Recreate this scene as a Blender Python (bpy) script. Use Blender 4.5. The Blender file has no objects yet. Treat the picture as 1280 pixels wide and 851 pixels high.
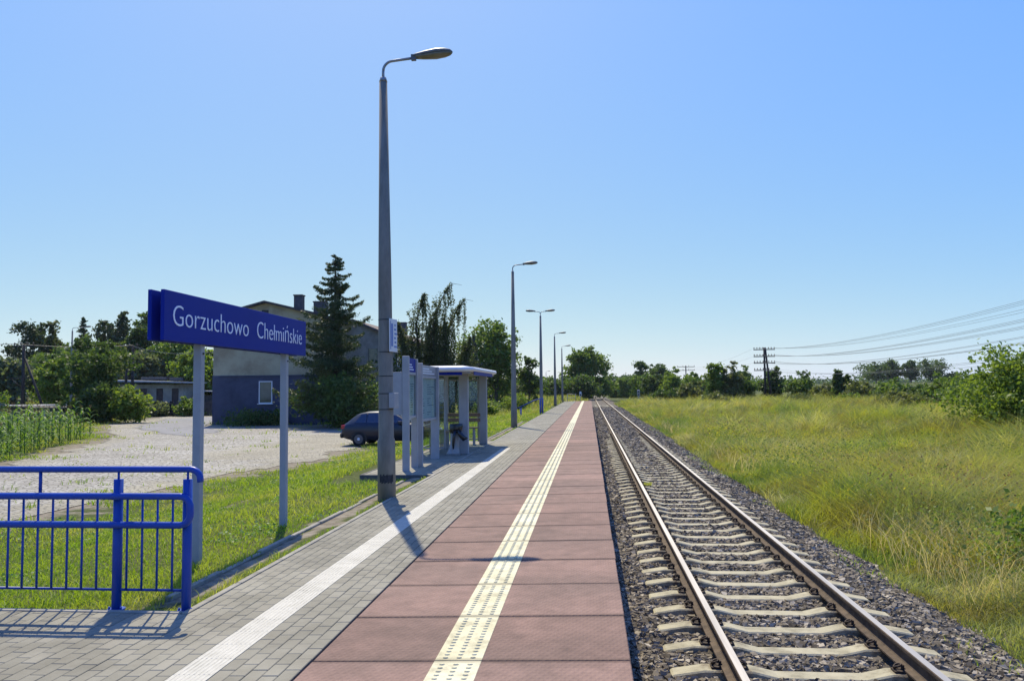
import bpy, math, random
import numpy as np
from mathutils import Vector
R = math.radians
S = bpy.context.scene
COL = S.collection

# ---------------- camera ----------------
cd = bpy.data.cameras.new('camera'); cam = bpy.data.objects.new('camera', cd); COL.objects.link(cam); S.camera = cam
cd.sensor_width = 36; cd.lens = 1010/1280*36; cd.clip_end = 5000; cd.clip_start = .05
yaw, pitch, roll = R(5.43), math.atan(60.2/1010), .010
f = Vector((-math.sin(yaw)*math.cos(pitch), math.cos(yaw)*math.cos(pitch), math.sin(pitch)))
r0 = Vector((math.cos(yaw), math.sin(yaw), 0)); u0 = r0.cross(f)
r = r0*math.cos(roll) - u0*math.sin(roll); u = r.cross(f)
from mathutils import Matrix
cam.matrix_world = Matrix(((r.x, u.x, -f.x, 0), (r.y, u.y, -f.y, 0), (r.z, u.z, -f.z, 1.68), (0, 0, 0, 1)))

# ---------------- light ----------------
SUN_EL, SUN_AZ = R(54.2), R(18.8)          # azimuth towards -x from +y
W = bpy.data.worlds.new('World'); S.world = W; W.use_nodes = True
wn = W.node_tree.nodes; wl = W.node_tree.links
sky = wn.new('ShaderNodeTexSky'); sky.sky_type = 'NISHITA'; sky.sun_disc = False
sky.sun_elevation = SUN_EL; sky.sun_rotation = -SUN_AZ; sky.altitude = 2000
sky.air_density = 0.6; sky.dust_density = 3.0; sky.ozone_density = 4.0
wn['Background'].inputs[1].default_value = .15
sx_ = wn.new('ShaderNodeSeparateColor'); cx_ = wn.new('ShaderNodeCombineColor'); wl.new(sky.outputs[0], sx_.inputs[0])
for ch, (g_, k_) in enumerate(((.826, .965), (.47, 1.76), (-.2, 6.7))):     # flatten the horizon glare the way the camera did
    pw_ = wn.new('ShaderNodeMath'); pw_.operation = 'POWER'; pw_.inputs[1].default_value = g_; mx_ = wn.new('ShaderNodeMath'); mx_.operation = 'MAXIMUM'; mx_.inputs[1].default_value = .5; wl.new(sx_.outputs[ch], mx_.inputs[0]); wl.new(mx_.outputs[0], pw_.inputs[0])
    ml_ = wn.new('ShaderNodeMath'); ml_.operation = 'MULTIPLY'; ml_.inputs[1].default_value = k_; wl.new(pw_.outputs[0], ml_.inputs[0]); wl.new(ml_.outputs[0], cx_.inputs[ch])
wl.new(cx_.outputs[0], wn['Background'].inputs[0])
sd = bpy.data.lights.new('sun', 'SUN'); sd.energy = 4.8; sd.angle = R(.5); sd.color = (1, .91, .70)
so = bpy.data.objects.new('sun', sd); COL.objects.link(so)
sv = Vector((-math.sin(SUN_AZ)*math.cos(SUN_EL), math.cos(SUN_AZ)*math.cos(SUN_EL), math.sin(SUN_EL)))
so.rotation_euler = sv.to_track_quat('Z', 'Y').to_euler(); so.location = (0, 0, 50)
S.view_settings.view_transform = 'Standard'; S.view_settings.look = 'None'
S.view_settings.exposure = .42; S.view_settings.gamma = 1
S.cycles.max_bounces = 6; S.cycles.transparent_max_bounces = 8

# ---------------- helpers ----------------
RNG = np.random.default_rng(7); random.seed(5)
def fnoise(x, y, s=1.0, seed=0):
    x = np.asarray(x, float)/s + seed*17.3; y = np.asarray(y, float)/s + seed*9.1
    xi = np.floor(x); yi = np.floor(y); fx = x-xi; fy = y-yi
    fx = fx*fx*(3-2*fx); fy = fy*fy*(3-2*fy)
    h = lambda a, b: np.modf(np.abs(np.sin(a*127.1+b*311.7)*43758.5453))[0]
    return (h(xi, yi)*(1-fx)+h(xi+1, yi)*fx)*(1-fy) + (h(xi, yi+1)*(1-fx)+h(xi+1, yi+1)*fx)*fy
def sstep(a, b, v):
    t = np.clip((v-a)/(b-a), 0, 1); return t*t*(3-2*t)

def tag(o, label=None, cat=None, group=None, kind=None):
    if label: o['label'] = label
    if cat: o['category'] = cat
    if group: o['group'] = group
    if kind: o['kind'] = kind
    return o
def empty(name, loc=(0, 0, 0), rz=0):
    o = bpy.data.objects.new(name, None); COL.objects.link(o); o.location = loc; o.rotation_euler.z = rz
    o.empty_display_size = .2; return o
def npmesh(name, V, F, mat, parent=None, rnd=None, smooth=False, loc=None, midx=None, extra=None):
    """V (n,3); F list of (m,k) int arrays"""
    me = bpy.data.meshes.new(name)
    V = np.asarray(V, np.float32); me.vertices.add(len(V)); me.vertices.foreach_set('co', V.ravel())
    if not isinstance(F, (list, tuple)): F = [F]
    ks = np.concatenate([np.full(len(a), a.shape[1], np.int32) for a in F])
    li = np.concatenate([a.ravel() for a in F]).astype(np.int32)
    me.loops.add(len(li)); me.loops.foreach_set('vertex_index', li)
    me.polygons.add(len(ks)); st = np.concatenate([[0], np.cumsum(ks)[:-1]]).astype(np.int32)
    me.polygons.foreach_set('loop_start', st)
    try: me.polygons.foreach_set('loop_total', ks)
    except Exception: pass
    if midx is not None: me.polygons.foreach_set('material_index', np.asarray(midx, np.int32))
    me.polygons.foreach_set('use_smooth', np.full(len(ks), smooth, bool))
    me.update(calc_edges=True)
    if rnd is not None:
        at = me.attributes.new('rnd', 'FLOAT', 'FACE'); at.data.foreach_set('value', np.asarray(rnd, np.float32))
    if extra is not None:
        for k, v in extra.items():
            at = me.attributes.new(k, 'FLOAT', 'POINT'); at.data.foreach_set('value', np.asarray(v, np.float32))
    for m in (mat if isinstance(mat, (list, tuple)) else [mat]): me.materials.append(m)
    o = bpy.data.objects.new(name, me); COL.objects.link(o)
    if parent: o.parent = parent
    if loc is not None: o.location = loc
    return o

class MB:
    def __init__(s): s.v = []; s.f = []; s.m = []; s.sm = []
    def add(s, vs, fs, m=0, smooth=False):
        b = len(s.v); s.v += [tuple(v) for v in vs]
        for q in fs: s.f.append([b+i for i in q]); s.m.append(m); s.sm.append(smooth)
        return s
    def box(s, x0, y0, z0, x1, y1, z1, m=0, b=0):
        if x0 > x1: x0, x1 = x1, x0
        if y0 > y1: y0, y1 = y1, y0
        if z0 > z1: z0, z1 = z1, z0
        if b <= 0:
            vs = [(x, y, z) for z in (z0, z1) for y in (y0, y1) for x in (x0, x1)]
            return s.add(vs, [(0, 2, 3, 1), (4, 5, 7, 6), (0, 1, 5, 4), (2, 6, 7, 3), (0, 4, 6, 2), (1, 3, 7, 5)], m)
        # bevelled box: 24 verts
        vs = []; idx = {}
        X = (x0, x1); Y = (y0, y1); Z = (z0, z1)
        for i in (0, 1):
            for j in (0, 1):
                for k in (0, 1):
                    sx = 1-2*i; sy = 1-2*j; sz = 1-2*k
                    for a in range(3):
                        idx[i, j, k, a] = len(vs)
                        vs.append((X[i]+(0 if a == 0 else sx*b), Y[j]+(0 if a == 1 else sy*b), Z[k]+(0 if a == 2 else sz*b)))
        fs = []
        def fc(l, n):
            c = [sum(vs[q][t] for q in l)/len(l) for t in range(3)]
            a, bb, cc = (Vector(vs[l[t]]) for t in range(3)); nn = (bb-a).cross(cc-a)
            if nn.dot(Vector(n)) < 0: l = l[::-1]
            fs.append(l)
        cen = Vector(((x0+x1)/2, (y0+y1)/2, (z0+z1)/2))
        for a in range(3):
            for w in (0, 1):
                o = [t for t in range(3) if t != a]
                l = []
                for p, q in ((0, 0), (1, 0), (1, 1), (0, 1)):
                    c = [0, 0, 0]; c[a] = w; c[o[0]] = p; c[o[1]] = q; l.append(idx[c[0], c[1], c[2], a])
                n = [0, 0, 0]; n[a] = 2*w-1; fc(l, n)
        for a in range(3):
            o = [t for t in range(3) if t != a]
            for p in (0, 1):
                for q in (0, 1):
                    c0 = [0, 0, 0]; c0[o[0]] = p; c0[o[1]] = q; c1 = list(c0); c1[a] = 1
                    n = [0, 0, 0]; n[o[0]] = 2*p-1; n[o[1]] = 2*q-1
                    fc([idx[(*c0, o[0])], idx[(*c1, o[0])], idx[(*c1, o[1])], idx[(*c0, o[1])]], n)
        for i in (0, 1):
            for j in (0, 1):
                for k in (0, 1):
                    fc([idx[i, j, k, 0], idx[i, j, k, 1], idx[i, j, k, 2]], (2*i-1, 2*j-1, 2*k-1))
        return s.add(vs, fs, m)
    def tube(s, pts, rad, n=8, m=0, smooth=True, cap=True):
        pts = [Vector(p) for p in pts]
        if not hasattr(rad, '__len__'): rad = [rad]*len(pts)
        up = None; vs = []
        for i, p in enumerate(pts):
            d = ((pts[min(i+1, len(pts)-1)]-pts[max(i-1, 0)])).normalized()
            if up is None:
                up = Vector((0, 0, 1)) if abs(d.z) < .9 else Vector((1, 0, 0))
            a = d.cross(up).normalized(); b = a.cross(d).normalized(); up = b
            for k in range(n):
                t = 2*math.pi*k/n; vs.append(p+(a*math.cos(t)+b*math.sin(t))*rad[i])
        fs = []
        for i in range(len(pts)-1):
            for k in range(n):
                k2 = (k+1) % n; fs.append((i*n+k, i*n+k2, (i+1)*n+k2, (i+1)*n+k))
        s.add(vs, fs, m, smooth)
        if cap: s.add(vs[:n], [tuple(range(n))], m); s.add(vs[-n:], [tuple(range(n))[::-1]], m)
        return s
    def prism(s, poly, axis, a0, a1, m=0, smooth=False):
        """poly list of 2D points in the two other axes (x,z) for axis 1, (y,z) for axis 0, (x,y) for axis 2"""
        n = len(poly)
        def mk(p, a): return (a, p[0], p[1]) if axis == 0 else ((p[0], a, p[1]) if axis == 1 else (p[0], p[1], a))
        vs = [mk(p, a0) for p in poly]+[mk(p, a1) for p in poly]
        s.add(vs, [(i, (i+1) % n, n+(i+1) % n, n+i) for i in range(n)], m, smooth)
        s.add(vs[:n], [tuple(range(n))[::-1]], m); s.add(vs[n:], [tuple(range(n))], m)
        return s
    def loft(s, rings, m=0, smooth=True, cap=True, closed=True):
        n = len(rings[0]); vs = [p for rg in rings for p in rg]; fs = []
        for i in range(len(rings)-1):
            for k in range(n if closed else n-1):
                k2 = (k+1) % n; fs.append((i*n+k, i*n+k2, (i+1)*n+k2, (i+1)*n+k))
        s.add(vs, fs, m, smooth)
        if cap and closed: s.add(rings[0], [tuple(range(n))[::-1]], m); s.add(rings[-1], [tuple(range(n))], m)
        return s
    def quad(s, a, b, c, d, m=0): return s.add([a, b, c, d], [(0, 1, 2, 3)], m)
    def build(s, name, mat, parent=None, loc=None, rz=0, fix=True):
        me = bpy.data.meshes.new(name); me.from_pydata(s.v, [], s.f)
        mats = mat if isinstance(mat, (list, tuple)) else [mat]
        for mm in mats: me.materials.append(mm)
        me.polygons.foreach_set('material_index', s.m); me.polygons.foreach_set('use_smooth', s.sm)
        me.update()
        if fix:
            import bmesh
            bm = bmesh.new(); bm.from_mesh(me); bmesh.ops.remove_doubles(bm, verts=bm.verts, dist=1e-5)
            bmesh.ops.recalc_face_normals(bm, faces=bm.faces); bm.to_mesh(me); bm.free()
        o = bpy.data.objects.new(name, me); COL.objects.link(o)
        if parent: o.parent = parent
        if loc is not None: o.location = loc
        o.rotation_euler.z = rz
        return o
def copy_tree(o, parent=None):
    c = o.copy(); COL.objects.link(c); c.parent = parent
    for ch in list(o.children): copy_tree(ch, c)
    return c

# ---------------- materials ----------------
def mat(name, c1, c2=None, scale=3.0, rough=.8, bump=0, bscale=None, metal=0, spec=.3, detail=6, c3=None, trans=0, coat=0, stretch=None):
    m = bpy.data.materials.new(name); m.use_nodes = True; n = m.node_tree.nodes; l = m.node_tree.links
    b = n['Principled BSDF']; b.inputs['Roughness'].default_value = rough; b.inputs['Metallic'].default_value = metal
    b.inputs['Specular IOR Level'].default_value = spec; b.inputs['Coat Weight'].default_value = coat
    b.inputs['Base Color'].default_value = (*c1, 1)
    geo = n.new('ShaderNodeNewGeometry'); pos = geo.outputs['Position']
    if stretch:
        mp = n.new('ShaderNodeVectorMath'); mp.operation = 'MULTIPLY'; mp.inputs[1].default_value = stretch; l.new(pos, mp.inputs[0]); pos = mp.outputs[0]
    if c2:
        t = n.new('ShaderNodeTexNoise'); t.inputs['Scale'].default_value = scale; t.inputs['Detail'].default_value = detail; t.inputs['Roughness'].default_value = .65
        l.new(pos, t.inputs['Vector'])
        cr = n.new('ShaderNodeValToRGB'); cr.color_ramp.elements[0].position = .32; cr.color_ramp.elements[1].position = .68
        cr.color_ramp.elements[0].color = (*c1, 1); cr.color_ramp.elements[1].color = (*c2, 1)
        if c3: e = cr.color_ramp.elements.new(.5); e.color = (*c3, 1)
        l.new(t.outputs[0], cr.inputs[0]); l.new(cr.outputs[0], b.inputs['Base Color'])
    if bump:
        t2 = n.new('ShaderNodeTexNoise'); t2.inputs['Scale'].default_value = bscale or scale*6; t2.inputs['Detail'].default_value = 4
        l.new(geo.outputs['Position'], t2.inputs['Vector'])
        bp = n.new('ShaderNodeBump'); bp.inputs['Strength'].default_value = 1; bp.inputs['Distance'].default_value = bump
        l.new(t2.outputs[0], bp.inputs['Height']); l.new(bp.outputs[0], b.inputs['Normal'])
    return m
def rndmat(name, cols, rough=.7, transl=0.0, pscale=0, pcols=None, spec=.3, bump=0, pamt=.5, dx=False):
    """colour by the per-face 'rnd' attribute, optionally mixed with a positional noise"""
    m = bpy.data.materials.new(name); m.use_nodes = True; n = m.node_tree.nodes; l = m.node_tree.links
    b = n['Principled BSDF']; b.inputs['Roughness'].default_value = rough; b.inputs['Specular IOR Level'].default_value = spec
    a = n.new('ShaderNodeAttribute'); a.attribute_name = 'rnd'
    cr = n.new('ShaderNodeValToRGB'); el = cr.color_ramp.elements
    el[0].position = 0; el[0].color = (*cols[0], 1); el[1].position = 1; el[1].color = (*cols[-1], 1)
    for i, c in enumerate(cols[1:-1]): e = el.new((i+1)/(len(cols)-1)); e.color = (*c, 1)
    l.new(a.outputs['Fac'], cr.inputs[0]); out = cr.outputs[0]
    geo = n.new('ShaderNodeNewGeometry')
    if pscale:
        t = n.new('ShaderNodeTexNoise'); t.inputs['Scale'].default_value = pscale; t.inputs['Detail'].default_value = 5
        l.new(geo.outputs['Position'], t.inputs['Vector'])
        c2 = n.new('ShaderNodeValToRGB'); e2 = c2.color_ramp.elements
        e2[0].position = .36; e2[0].color = (*pcols[0], 1); e2[1].position = .64; e2[1].color = (*pcols[-1], 1)
        for i, c in enumerate(pcols[1:-1]): e = e2.new(.36+.28*(i+1)/(len(pcols)-1)); e.color = (*c, 1)
        l.new(t.outputs[0], c2.inputs[0])
        mx = n.new('ShaderNodeMix'); mx.data_type = 'RGBA'; mx.inputs['Factor'].default_value = pamt
        l.new(out, mx.inputs['A']); l.new(c2.outputs[0], mx.inputs['B']); out = mx.outputs['Result']
    l.new(out, b.inputs['Base Color'])
    if bump:
        t2 = n.new('ShaderNodeTexNoise'); t2.inputs['Scale'].default_value = 60; t2.inputs['Detail'].default_value = 4
        l.new(geo.outputs['Position'], t2.inputs['Vector'])
        bp = n.new('ShaderNodeBump'); bp.inputs['Distance'].default_value = bump
        l.new(t2.outputs[0], bp.inputs['Height']); l.new(bp.outputs[0], b.inputs['Normal'])
    if transl:
        tr = n.new('ShaderNodeBsdfTranslucent')
        tm = n.new('ShaderNodeVectorMath'); tm.operation = 'MULTIPLY'; tm.inputs[1].default_value = (1.7, 1.7, 1.0); l.new(out, tm.inputs[0]); l.new(tm.outputs[0], tr.inputs['Color'])
        ms = n.new('ShaderNodeMixShader'); ms.inputs[0].default_value = transl
        l.new(b.outputs[0], ms.inputs[1]); l.new(tr.outputs[0], ms.inputs[2]); l.new(ms.outputs[0], n['Material Output'].inputs['Surface'])
    return m
def glassmat(name, tint=(.75, .8, .8), alpha=.72):
    m = bpy.data.materials.new(name); m.use_nodes = True; n = m.node_tree.nodes; l = m.node_tree.links
    n.remove(n['Principled BSDF'])
    t = n.new('ShaderNodeBsdfTransparent'); t.inputs[0].default_value = (*tint, 1)
    g = n.new('ShaderNodeBsdfGlossy'); g.inputs['Roughness'].default_value = .03; g.inputs[0].default_value = (.9, .95, 1, 1)
    ms = n.new('ShaderNodeMixShader'); ms.inputs[0].default_value = 1-alpha
    l.new(t.outputs[0], ms.inputs[1]); l.new(g.outputs[0], ms.inputs[2]); l.new(ms.outputs[0], n['Material Output'].inputs['Surface'])
    return m
M = {}
def grime(m, scale, lo, hi, a=.3, b=.6, joint=None, det=8):
    n = m.node_tree.nodes; l = m.node_tree.links; bc = n['Principled BSDF'].inputs['Base Color']; src = bc.links[0].from_socket
    geo = n.new('ShaderNodeNewGeometry'); t = n.new('ShaderNodeTexNoise'); t.inputs['Scale'].default_value = scale; t.inputs['Detail'].default_value = det; t.inputs['Roughness'].default_value = .72
    l.new(geo.outputs['Position'], t.inputs['Vector']); cr = n.new('ShaderNodeValToRGB'); e = cr.color_ramp.elements
    e[0].position = a; e[0].color = (*lo, 1); e[1].position = b; e[1].color = (*hi, 1); l.new(t.outputs[0], cr.inputs[0]); fac = cr.outputs[0]
    mx = n.new('ShaderNodeMix'); mx.data_type = 'RGBA'; mx.blend_type = 'MULTIPLY'; mx.inputs['Factor'].default_value = 1; l.new(src, mx.inputs['A']); l.new(fac, mx.inputs['B']); out = mx.outputs['Result']
    if joint is not None:
        sp = n.new('ShaderNodeSeparateXYZ'); l.new(geo.outputs['Position'], sp.inputs[0])
        ad = n.new('ShaderNodeMath'); ad.operation = 'ADD'; ad.inputs[1].default_value = joint; l.new(sp.outputs[1], ad.inputs[0])
        pp = n.new('ShaderNodeMath'); pp.operation = 'PINGPONG'; pp.inputs[1].default_value = .5; l.new(ad.outputs[0], pp.inputs[0])
        sc = n.new('ShaderNodeMath'); sc.operation = 'MULTIPLY_ADD'; sc.inputs[1].default_value = .12; sc.inputs[2].default_value = -.035; l.new(t.outputs[0], sc.inputs[0])
        lt = n.new('ShaderNodeMath'); lt.operation = 'SUBTRACT'; l.new(pp.outputs[0], lt.inputs[0]); l.new(sc.outputs[0], lt.inputs[1])
        c2 = n.new('ShaderNodeValToRGB'); c2.color_ramp.elements[0].position = 0; c2.color_ramp.elements[0].color = (.62, .6, .58, 1); c2.color_ramp.elements[1].position = .03; c2.color_ramp.elements[1].color = (1, 1, 1, 1); l.new(lt.outputs[0], c2.inputs[0])
        m2 = n.new('ShaderNodeMix'); m2.data_type = 'RGBA'; m2.blend_type = 'MULTIPLY'; m2.inputs['Factor'].default_value = 1; l.new(out, m2.inputs['A']); l.new(c2.outputs[0], m2.inputs['B']); out = m2.outputs['Result']
    l.new(out, bc); return m
M['concrete'] = mat('concrete', (.15, .145, .13), (.27, .26, .235), 2.5, .85, .004, 60)
M['pole'] = mat('pole_concrete', (.155, .138, .105), (.26, .235, .185), 6, .85, .003, 90, stretch=(1, 1, .25))
M['kerb'] = mat('kerb_concrete', (.19, .175, .14), (.32, .295, .235), 5, .85, .003, 80)
M['kerbdark'] = mat('kerb_dark', (.07, .066, .06), (.13, .125, .11), 4, .9, .004, 40)
M['sleeper'] = mat('sleeper_concrete', (.21, .185, .115), (.41, .37, .24), 5, .85, .004, 70, c3=(.34, .305, .195))
def sleeper_dirt(m):
    n = m.node_tree.nodes; l = m.node_tree.links; bc = n['Principled BSDF'].inputs['Base Color']; src = bc.links[0].from_socket
    geo = n.new('ShaderNodeNewGeometry'); sp = n.new('ShaderNodeSeparateXYZ'); l.new(geo.outputs['Position'], sp.inputs[0])
    def mt(op, a, b=None):
        x = n.new('ShaderNodeMath'); x.operation = op
        for i, q in enumerate((a, b)):
            if q is None: continue
            if isinstance(q, (int, float)): x.inputs[i].default_value = q
            else: l.new(q, x.inputs[i])
        return x.outputs[0]
    d = mt('MINIMUM', mt('ABSOLUTE', mt('SUBTRACT', sp.outputs[0], 1.155)), mt('ABSOLUTE', mt('SUBTRACT', sp.outputs[0], 2.665)))
    t = n.new('ShaderNodeTexNoise'); t.inputs['Scale'].default_value = 9; t.inputs['Detail'].default_value = 7; t.inputs['Roughness'].default_value = .7; l.new(geo.outputs['Position'], t.inputs['Vector'])
    v = mt('SUBTRACT', mt('MULTIPLY', t.outputs[0], 1.1), mt('MULTIPLY', d, 1.5)); r_ = n.new('ShaderNodeValToRGB'); r_.color_ramp.elements[0].position = .22; r_.color_ramp.elements[1].position = .52
    l.new(v, r_.inputs[0]); x = n.new('ShaderNodeMix'); x.data_type = 'RGBA'; x.inputs['B'].default_value = (.11, .075, .045, 1); l.new(r_.outputs[0], x.inputs['Factor']); l.new(src, x.inputs['A']); l.new(x.outputs['Result'], bc)
sleeper_dirt(M['sleeper'])
M['blue'] = mat('blue_paint', (.009, .045, .25), (.016, .06, .32), 3, .4, spec=.3)
M['signblue'] = mat('sign_blue', (.009, .020, .20), (.011, .026, .23), .8, .5, spec=.08)
M['white'] = mat('white_sheet', (.66, .65, .62), rough=.4)
M['lettering'] = mat('lettering_white', (.78, .80, .84), rough=.5)
M['greypost'] = mat('grey_powder_coat', (.29, .285, .28), (.36, .355, .345), 3, .5, spec=.3)
M['alu'] = mat('brushed_aluminium', (.26, .255, .25), (.34, .33, .32), 5, .5, metal=.2)
M['darkmetal'] = mat('dark_metal', (.03, .03, .03), rough=.5)
M['galv'] = mat('galvanised_tube', (.22, .22, .22), (.32, .32, .31), 12, .45, metal=.5)
M['lamphouse'] = mat('lamp_housing', (.10, .11, .11), (.15, .155, .155), 9, .5)
M['railtop'] = mat('rail_head_steel', (.66, .58, .48), (.46, .40, .33), 8, .42, metal=.8, stretch=(1, .05, 1))
M['railside'] = mat('rail_rust', (.045, .032, .022), (.12, .085, .055), 9, .85, .002, 80)
M['clip'] = mat('clip_rust', (.035, .025, .02), (.07, .05, .035), 30, .7, metal=.3)
M['wood'] = mat('bench_wood', (.16, .10, .06), (.26, .17, .11), 14, .55, stretch=(1, .15, 1))
M['polewood'] = mat('tarred_wood', (.022, .019, .016), (.05, .043, .035), 7, .85, .005, 40, stretch=(1, 1, .1))
M['bark'] = mat('bark', (.05, .04, .03), (.11, .09, .07), 8, .9, .01, 25, stretch=(1, 1, .3))
M['plaster'] = mat('grey_plaster', (.30, .235, .135), (.43, .37, .225), .6, .9, .004, 8, c3=(.375, .32, .195))
M['plaster2'] = mat('old_plaster', (.24, .21, .16), (.40, .35, .265), 1.3, .9, .004, 10)
M['plinth'] = mat('blue_grey_plinth', (.05, .056, .085), (.068, .074, .105), .7, .8, .003, 10)
for k_ in ('plaster', 'plinth', 'plaster2'): grime(M[k_], .55, (.72, .71, .70), (1.05, 1.05, 1.05), .36, .52, det=10)
M['roof'] = mat('dark_roof', (.04, .037, .035), (.08, .07, .065), 3, .8, .01, 6)
M['brickroof'] = mat('old_tiles', (.10, .07, .055), (.18, .14, .12), 5, .8, .02, 7)
M['chimney'] = mat('chimney_render', (.06, .06, .06), (.12, .11, .105), 4, .9)
M['shedroof'] = mat('shed_roof', (.30, .30, .28), (.46, .45, .43), 2, .7)
M['pane'] = mat('window_pane', (.02, .03, .025), (.05, .07, .05), 2, .06, spec=.8)
M['boarded'] = mat('boarded_window', (.05, .035, .03), (.08, .055, .045), 4, .7)
M['glass'] = glassmat('clear_glass', (.80, .86, .84), .92)
M['carpaint'] = mat('dark_blue_car_paint', (.006, .009, .022), rough=.35, spec=.45, coat=.2)
M['carglass'] = mat('car_glass', (.012, .016, .02), rough=.04, spec=.9)
M['tyre'] = mat('rubber', (.012, .012, .012), rough=.8)
M['rim'] = mat('steel_rim', (.10, .10, .11), rough=.4, metal=.6)
M['plastic'] = mat('black_plastic', (.02, .02, .02), rough=.6)
M['bag'] = mat('black_bin_liner', (.008, .008, .009), rough=.3, spec=.6)
M['red'] = mat('red_lens', (.35, .012, .015), rough=.15, spec=.7)
M['headl'] = mat('headlight_lens', (.6, .62, .65), rough=.08, spec=.9)
M['paper'] = mat('poster_paper', (.62, .65, .66), (.70, .72, .72), 3, .6)
M['stain'] = mat('black_spray_paint', (.012, .012, .012), (.05, .05, .05), 30, .7)
M['insul'] = mat('porcelain', (.10, .06, .04), rough=.3)
M['wire'] = mat('wire_metal', (.10, .11, .11), rough=.5)
M['bowl'] = mat('lamp_bowl', (.13, .11, .06), (.20, .17, .10), 15, .3, spec=.5)
M['fencewood'] = mat('old_planks', (.06, .05, .045), (.11, .095, .08), 4, .9)

LEAF = dict(
 mid=[(.055, .105, .016), (.10, .155, .026), (.16, .215, .04)],
 dark=[(.034, .066, .015), (.06, .10, .022), (.10, .145, .036)],
 bright=[(.09, .14, .018), (.14, .20, .028), (.21, .27, .045)],
 olive=[(.07, .092, .025), (.11, .13, .038), (.18, .19, .065)],
 needle=[(.028, .048, .018), (.048, .075, .026), (.09, .11, .04)],
 blueneedle=[(.018, .032, .028), (.03, .048, .04), (.05, .07, .06)],
 willow=[(.06, .08, .035), (.10, .125, .055), (.16, .18, .09)],
 birch=[(.045, .06, .02), (.07, .09, .03), (.12, .14, .05)])
for k, c in LEAF.items(): M['leaf_'+k] = rndmat('leaf_'+k, c, .55, .38 if 'needle' not in k else .2, spec=.25)

# ---------------- terrain ----------------
def G(x, y):
    x = np.asarray(x, float); y = np.asarray(y, float)
    zl = -.13 - .09*sstep(-3.4, -4.6, x) - .48*sstep(-5.0, -8.8, x)          # left bank down to the yard
    zl = np.where(y > 45, zl*(1-.0*y), zl)
    near = sstep(6.2, 7.4, y)
    zl = np.where(x < -3.2, zl*near + (-.17-.0*x)*(1-near), zl)
    zl = zl + .45*sstep(70, 120, y)*sstep(-6, -12, x)
    zr = -1.10 + (.85*(fnoise(x, y, 5, 3)-.5)+.25*(fnoise(x, y, 1.7, 33)-.5))*sstep(4.5, 9, x)*sstep(120, 60, y)
    rr = np.hypot(x, y)
    zr = zr + 3.5*sstep(160, 370, rr)*sstep(35, 110, x)
    zm = -.92 + 0*x
    z = np.where(x < -.2, zl, np.where(x < 3.9, zm, zr))
    z = np.where((x >= 3.5) & (x < 4.6), zm + (zr-zm)*sstep(3.7, 4.5, x), z)
    z = np.where((x > -3.2) & (x < .0), -.9, z)
    far = sstep(112, 125, y)
    z = np.where((x > -3.2) & (x < .3) & (y > 110), -.92+(.77)*sstep(-.4, -3.2, x)*1.0, z)
    return z
def mat_ground():
    m = bpy.data.materials.new('grassy_ground'); m.use_nodes = True; n = m.node_tree.nodes; l = m.node_tree.links
    b = n['Principled BSDF']; b.inputs['Roughness'].default_value = .95; b.inputs['Specular IOR Level'].default_value = .1
    geo = n.new('ShaderNodeNewGeometry')
    def noise(s, d=5):
        t = n.new('ShaderNodeTexNoise'); t.inputs['Scale'].default_value = s; t.inputs['Detail'].default_value = d; l.new(geo.outputs['Position'], t.inputs['Vector']); return t.outputs[0]
    def ramp(src, a, ca, b_, cb, mid=None):
        c = n.new('ShaderNodeValToRGB'); c.color_ramp.elements[0].position = a; c.color_ramp.elements[0].color = (*ca, 1)
        c.color_ramp.elements[1].position = b_; c.color_ramp.elements[1].color = (*cb, 1)
        if mid: e = c.color_ramp.elements.new((a+b_)/2); e.color = (*mid, 1)
        l.new(src, c.inputs[0]); return c.outputs[0]
    def mix(fac, A, B):
        x = n.new('ShaderNodeMix'); x.data_type = 'RGBA'
        if isinstance(fac, float): x.inputs['Factor'].default_value = fac
        else: l.new(fac, x.inputs['Factor'])
        l.new(A, x.inputs['A']); l.new(B, x.inputs['B']); return x.outputs['Result']
    grass = ramp(noise(.25), .35, (.05, .07, .014), .65, (.10, .10, .03), (.065, .09, .02))  # darkened green: shade between the grass blades is put into the ground colour
    fine = ramp(noise(9), .3, (.025, .035, .01), .7, (.11, .11, .04))
    c = mix(.5, grass, fine)
    soil = ramp(noise(6), .3, (.14, .115, .08), .7, (.27, .235, .17))
    a = n.new('ShaderNodeAttribute'); a.attribute_name = 'soil'
    mt = n.new('ShaderNodeMath'); mt.operation = 'ADD'; l.new(a.outputs['Fac'], mt.inputs[0])
    nn = n.new('ShaderNodeMath'); nn.operation = 'MULTIPLY_ADD'; nn.inputs[1].default_value = .9; nn.inputs[2].default_value = -.45; l.new(noise(2.2), nn.inputs[0]); l.new(nn.outputs[0], mt.inputs[1])
    sm = n.new('ShaderNodeValToRGB'); sm.color_ramp.elements[0].position = .42; sm.color_ramp.elements[1].position = .58; l.new(mt.outputs[0], sm.inputs[0])
    c = mix(sm.outputs[0], c, soil)
    l.new(c, b.inputs['Base Color'])
    bp = n.new('ShaderNodeBump'); bp.inputs['Distance'].default_value = .05; l.new(noise(14), bp.inputs['Height']); l.new(bp.outputs[0], b.inputs['Normal'])
    return m
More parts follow.
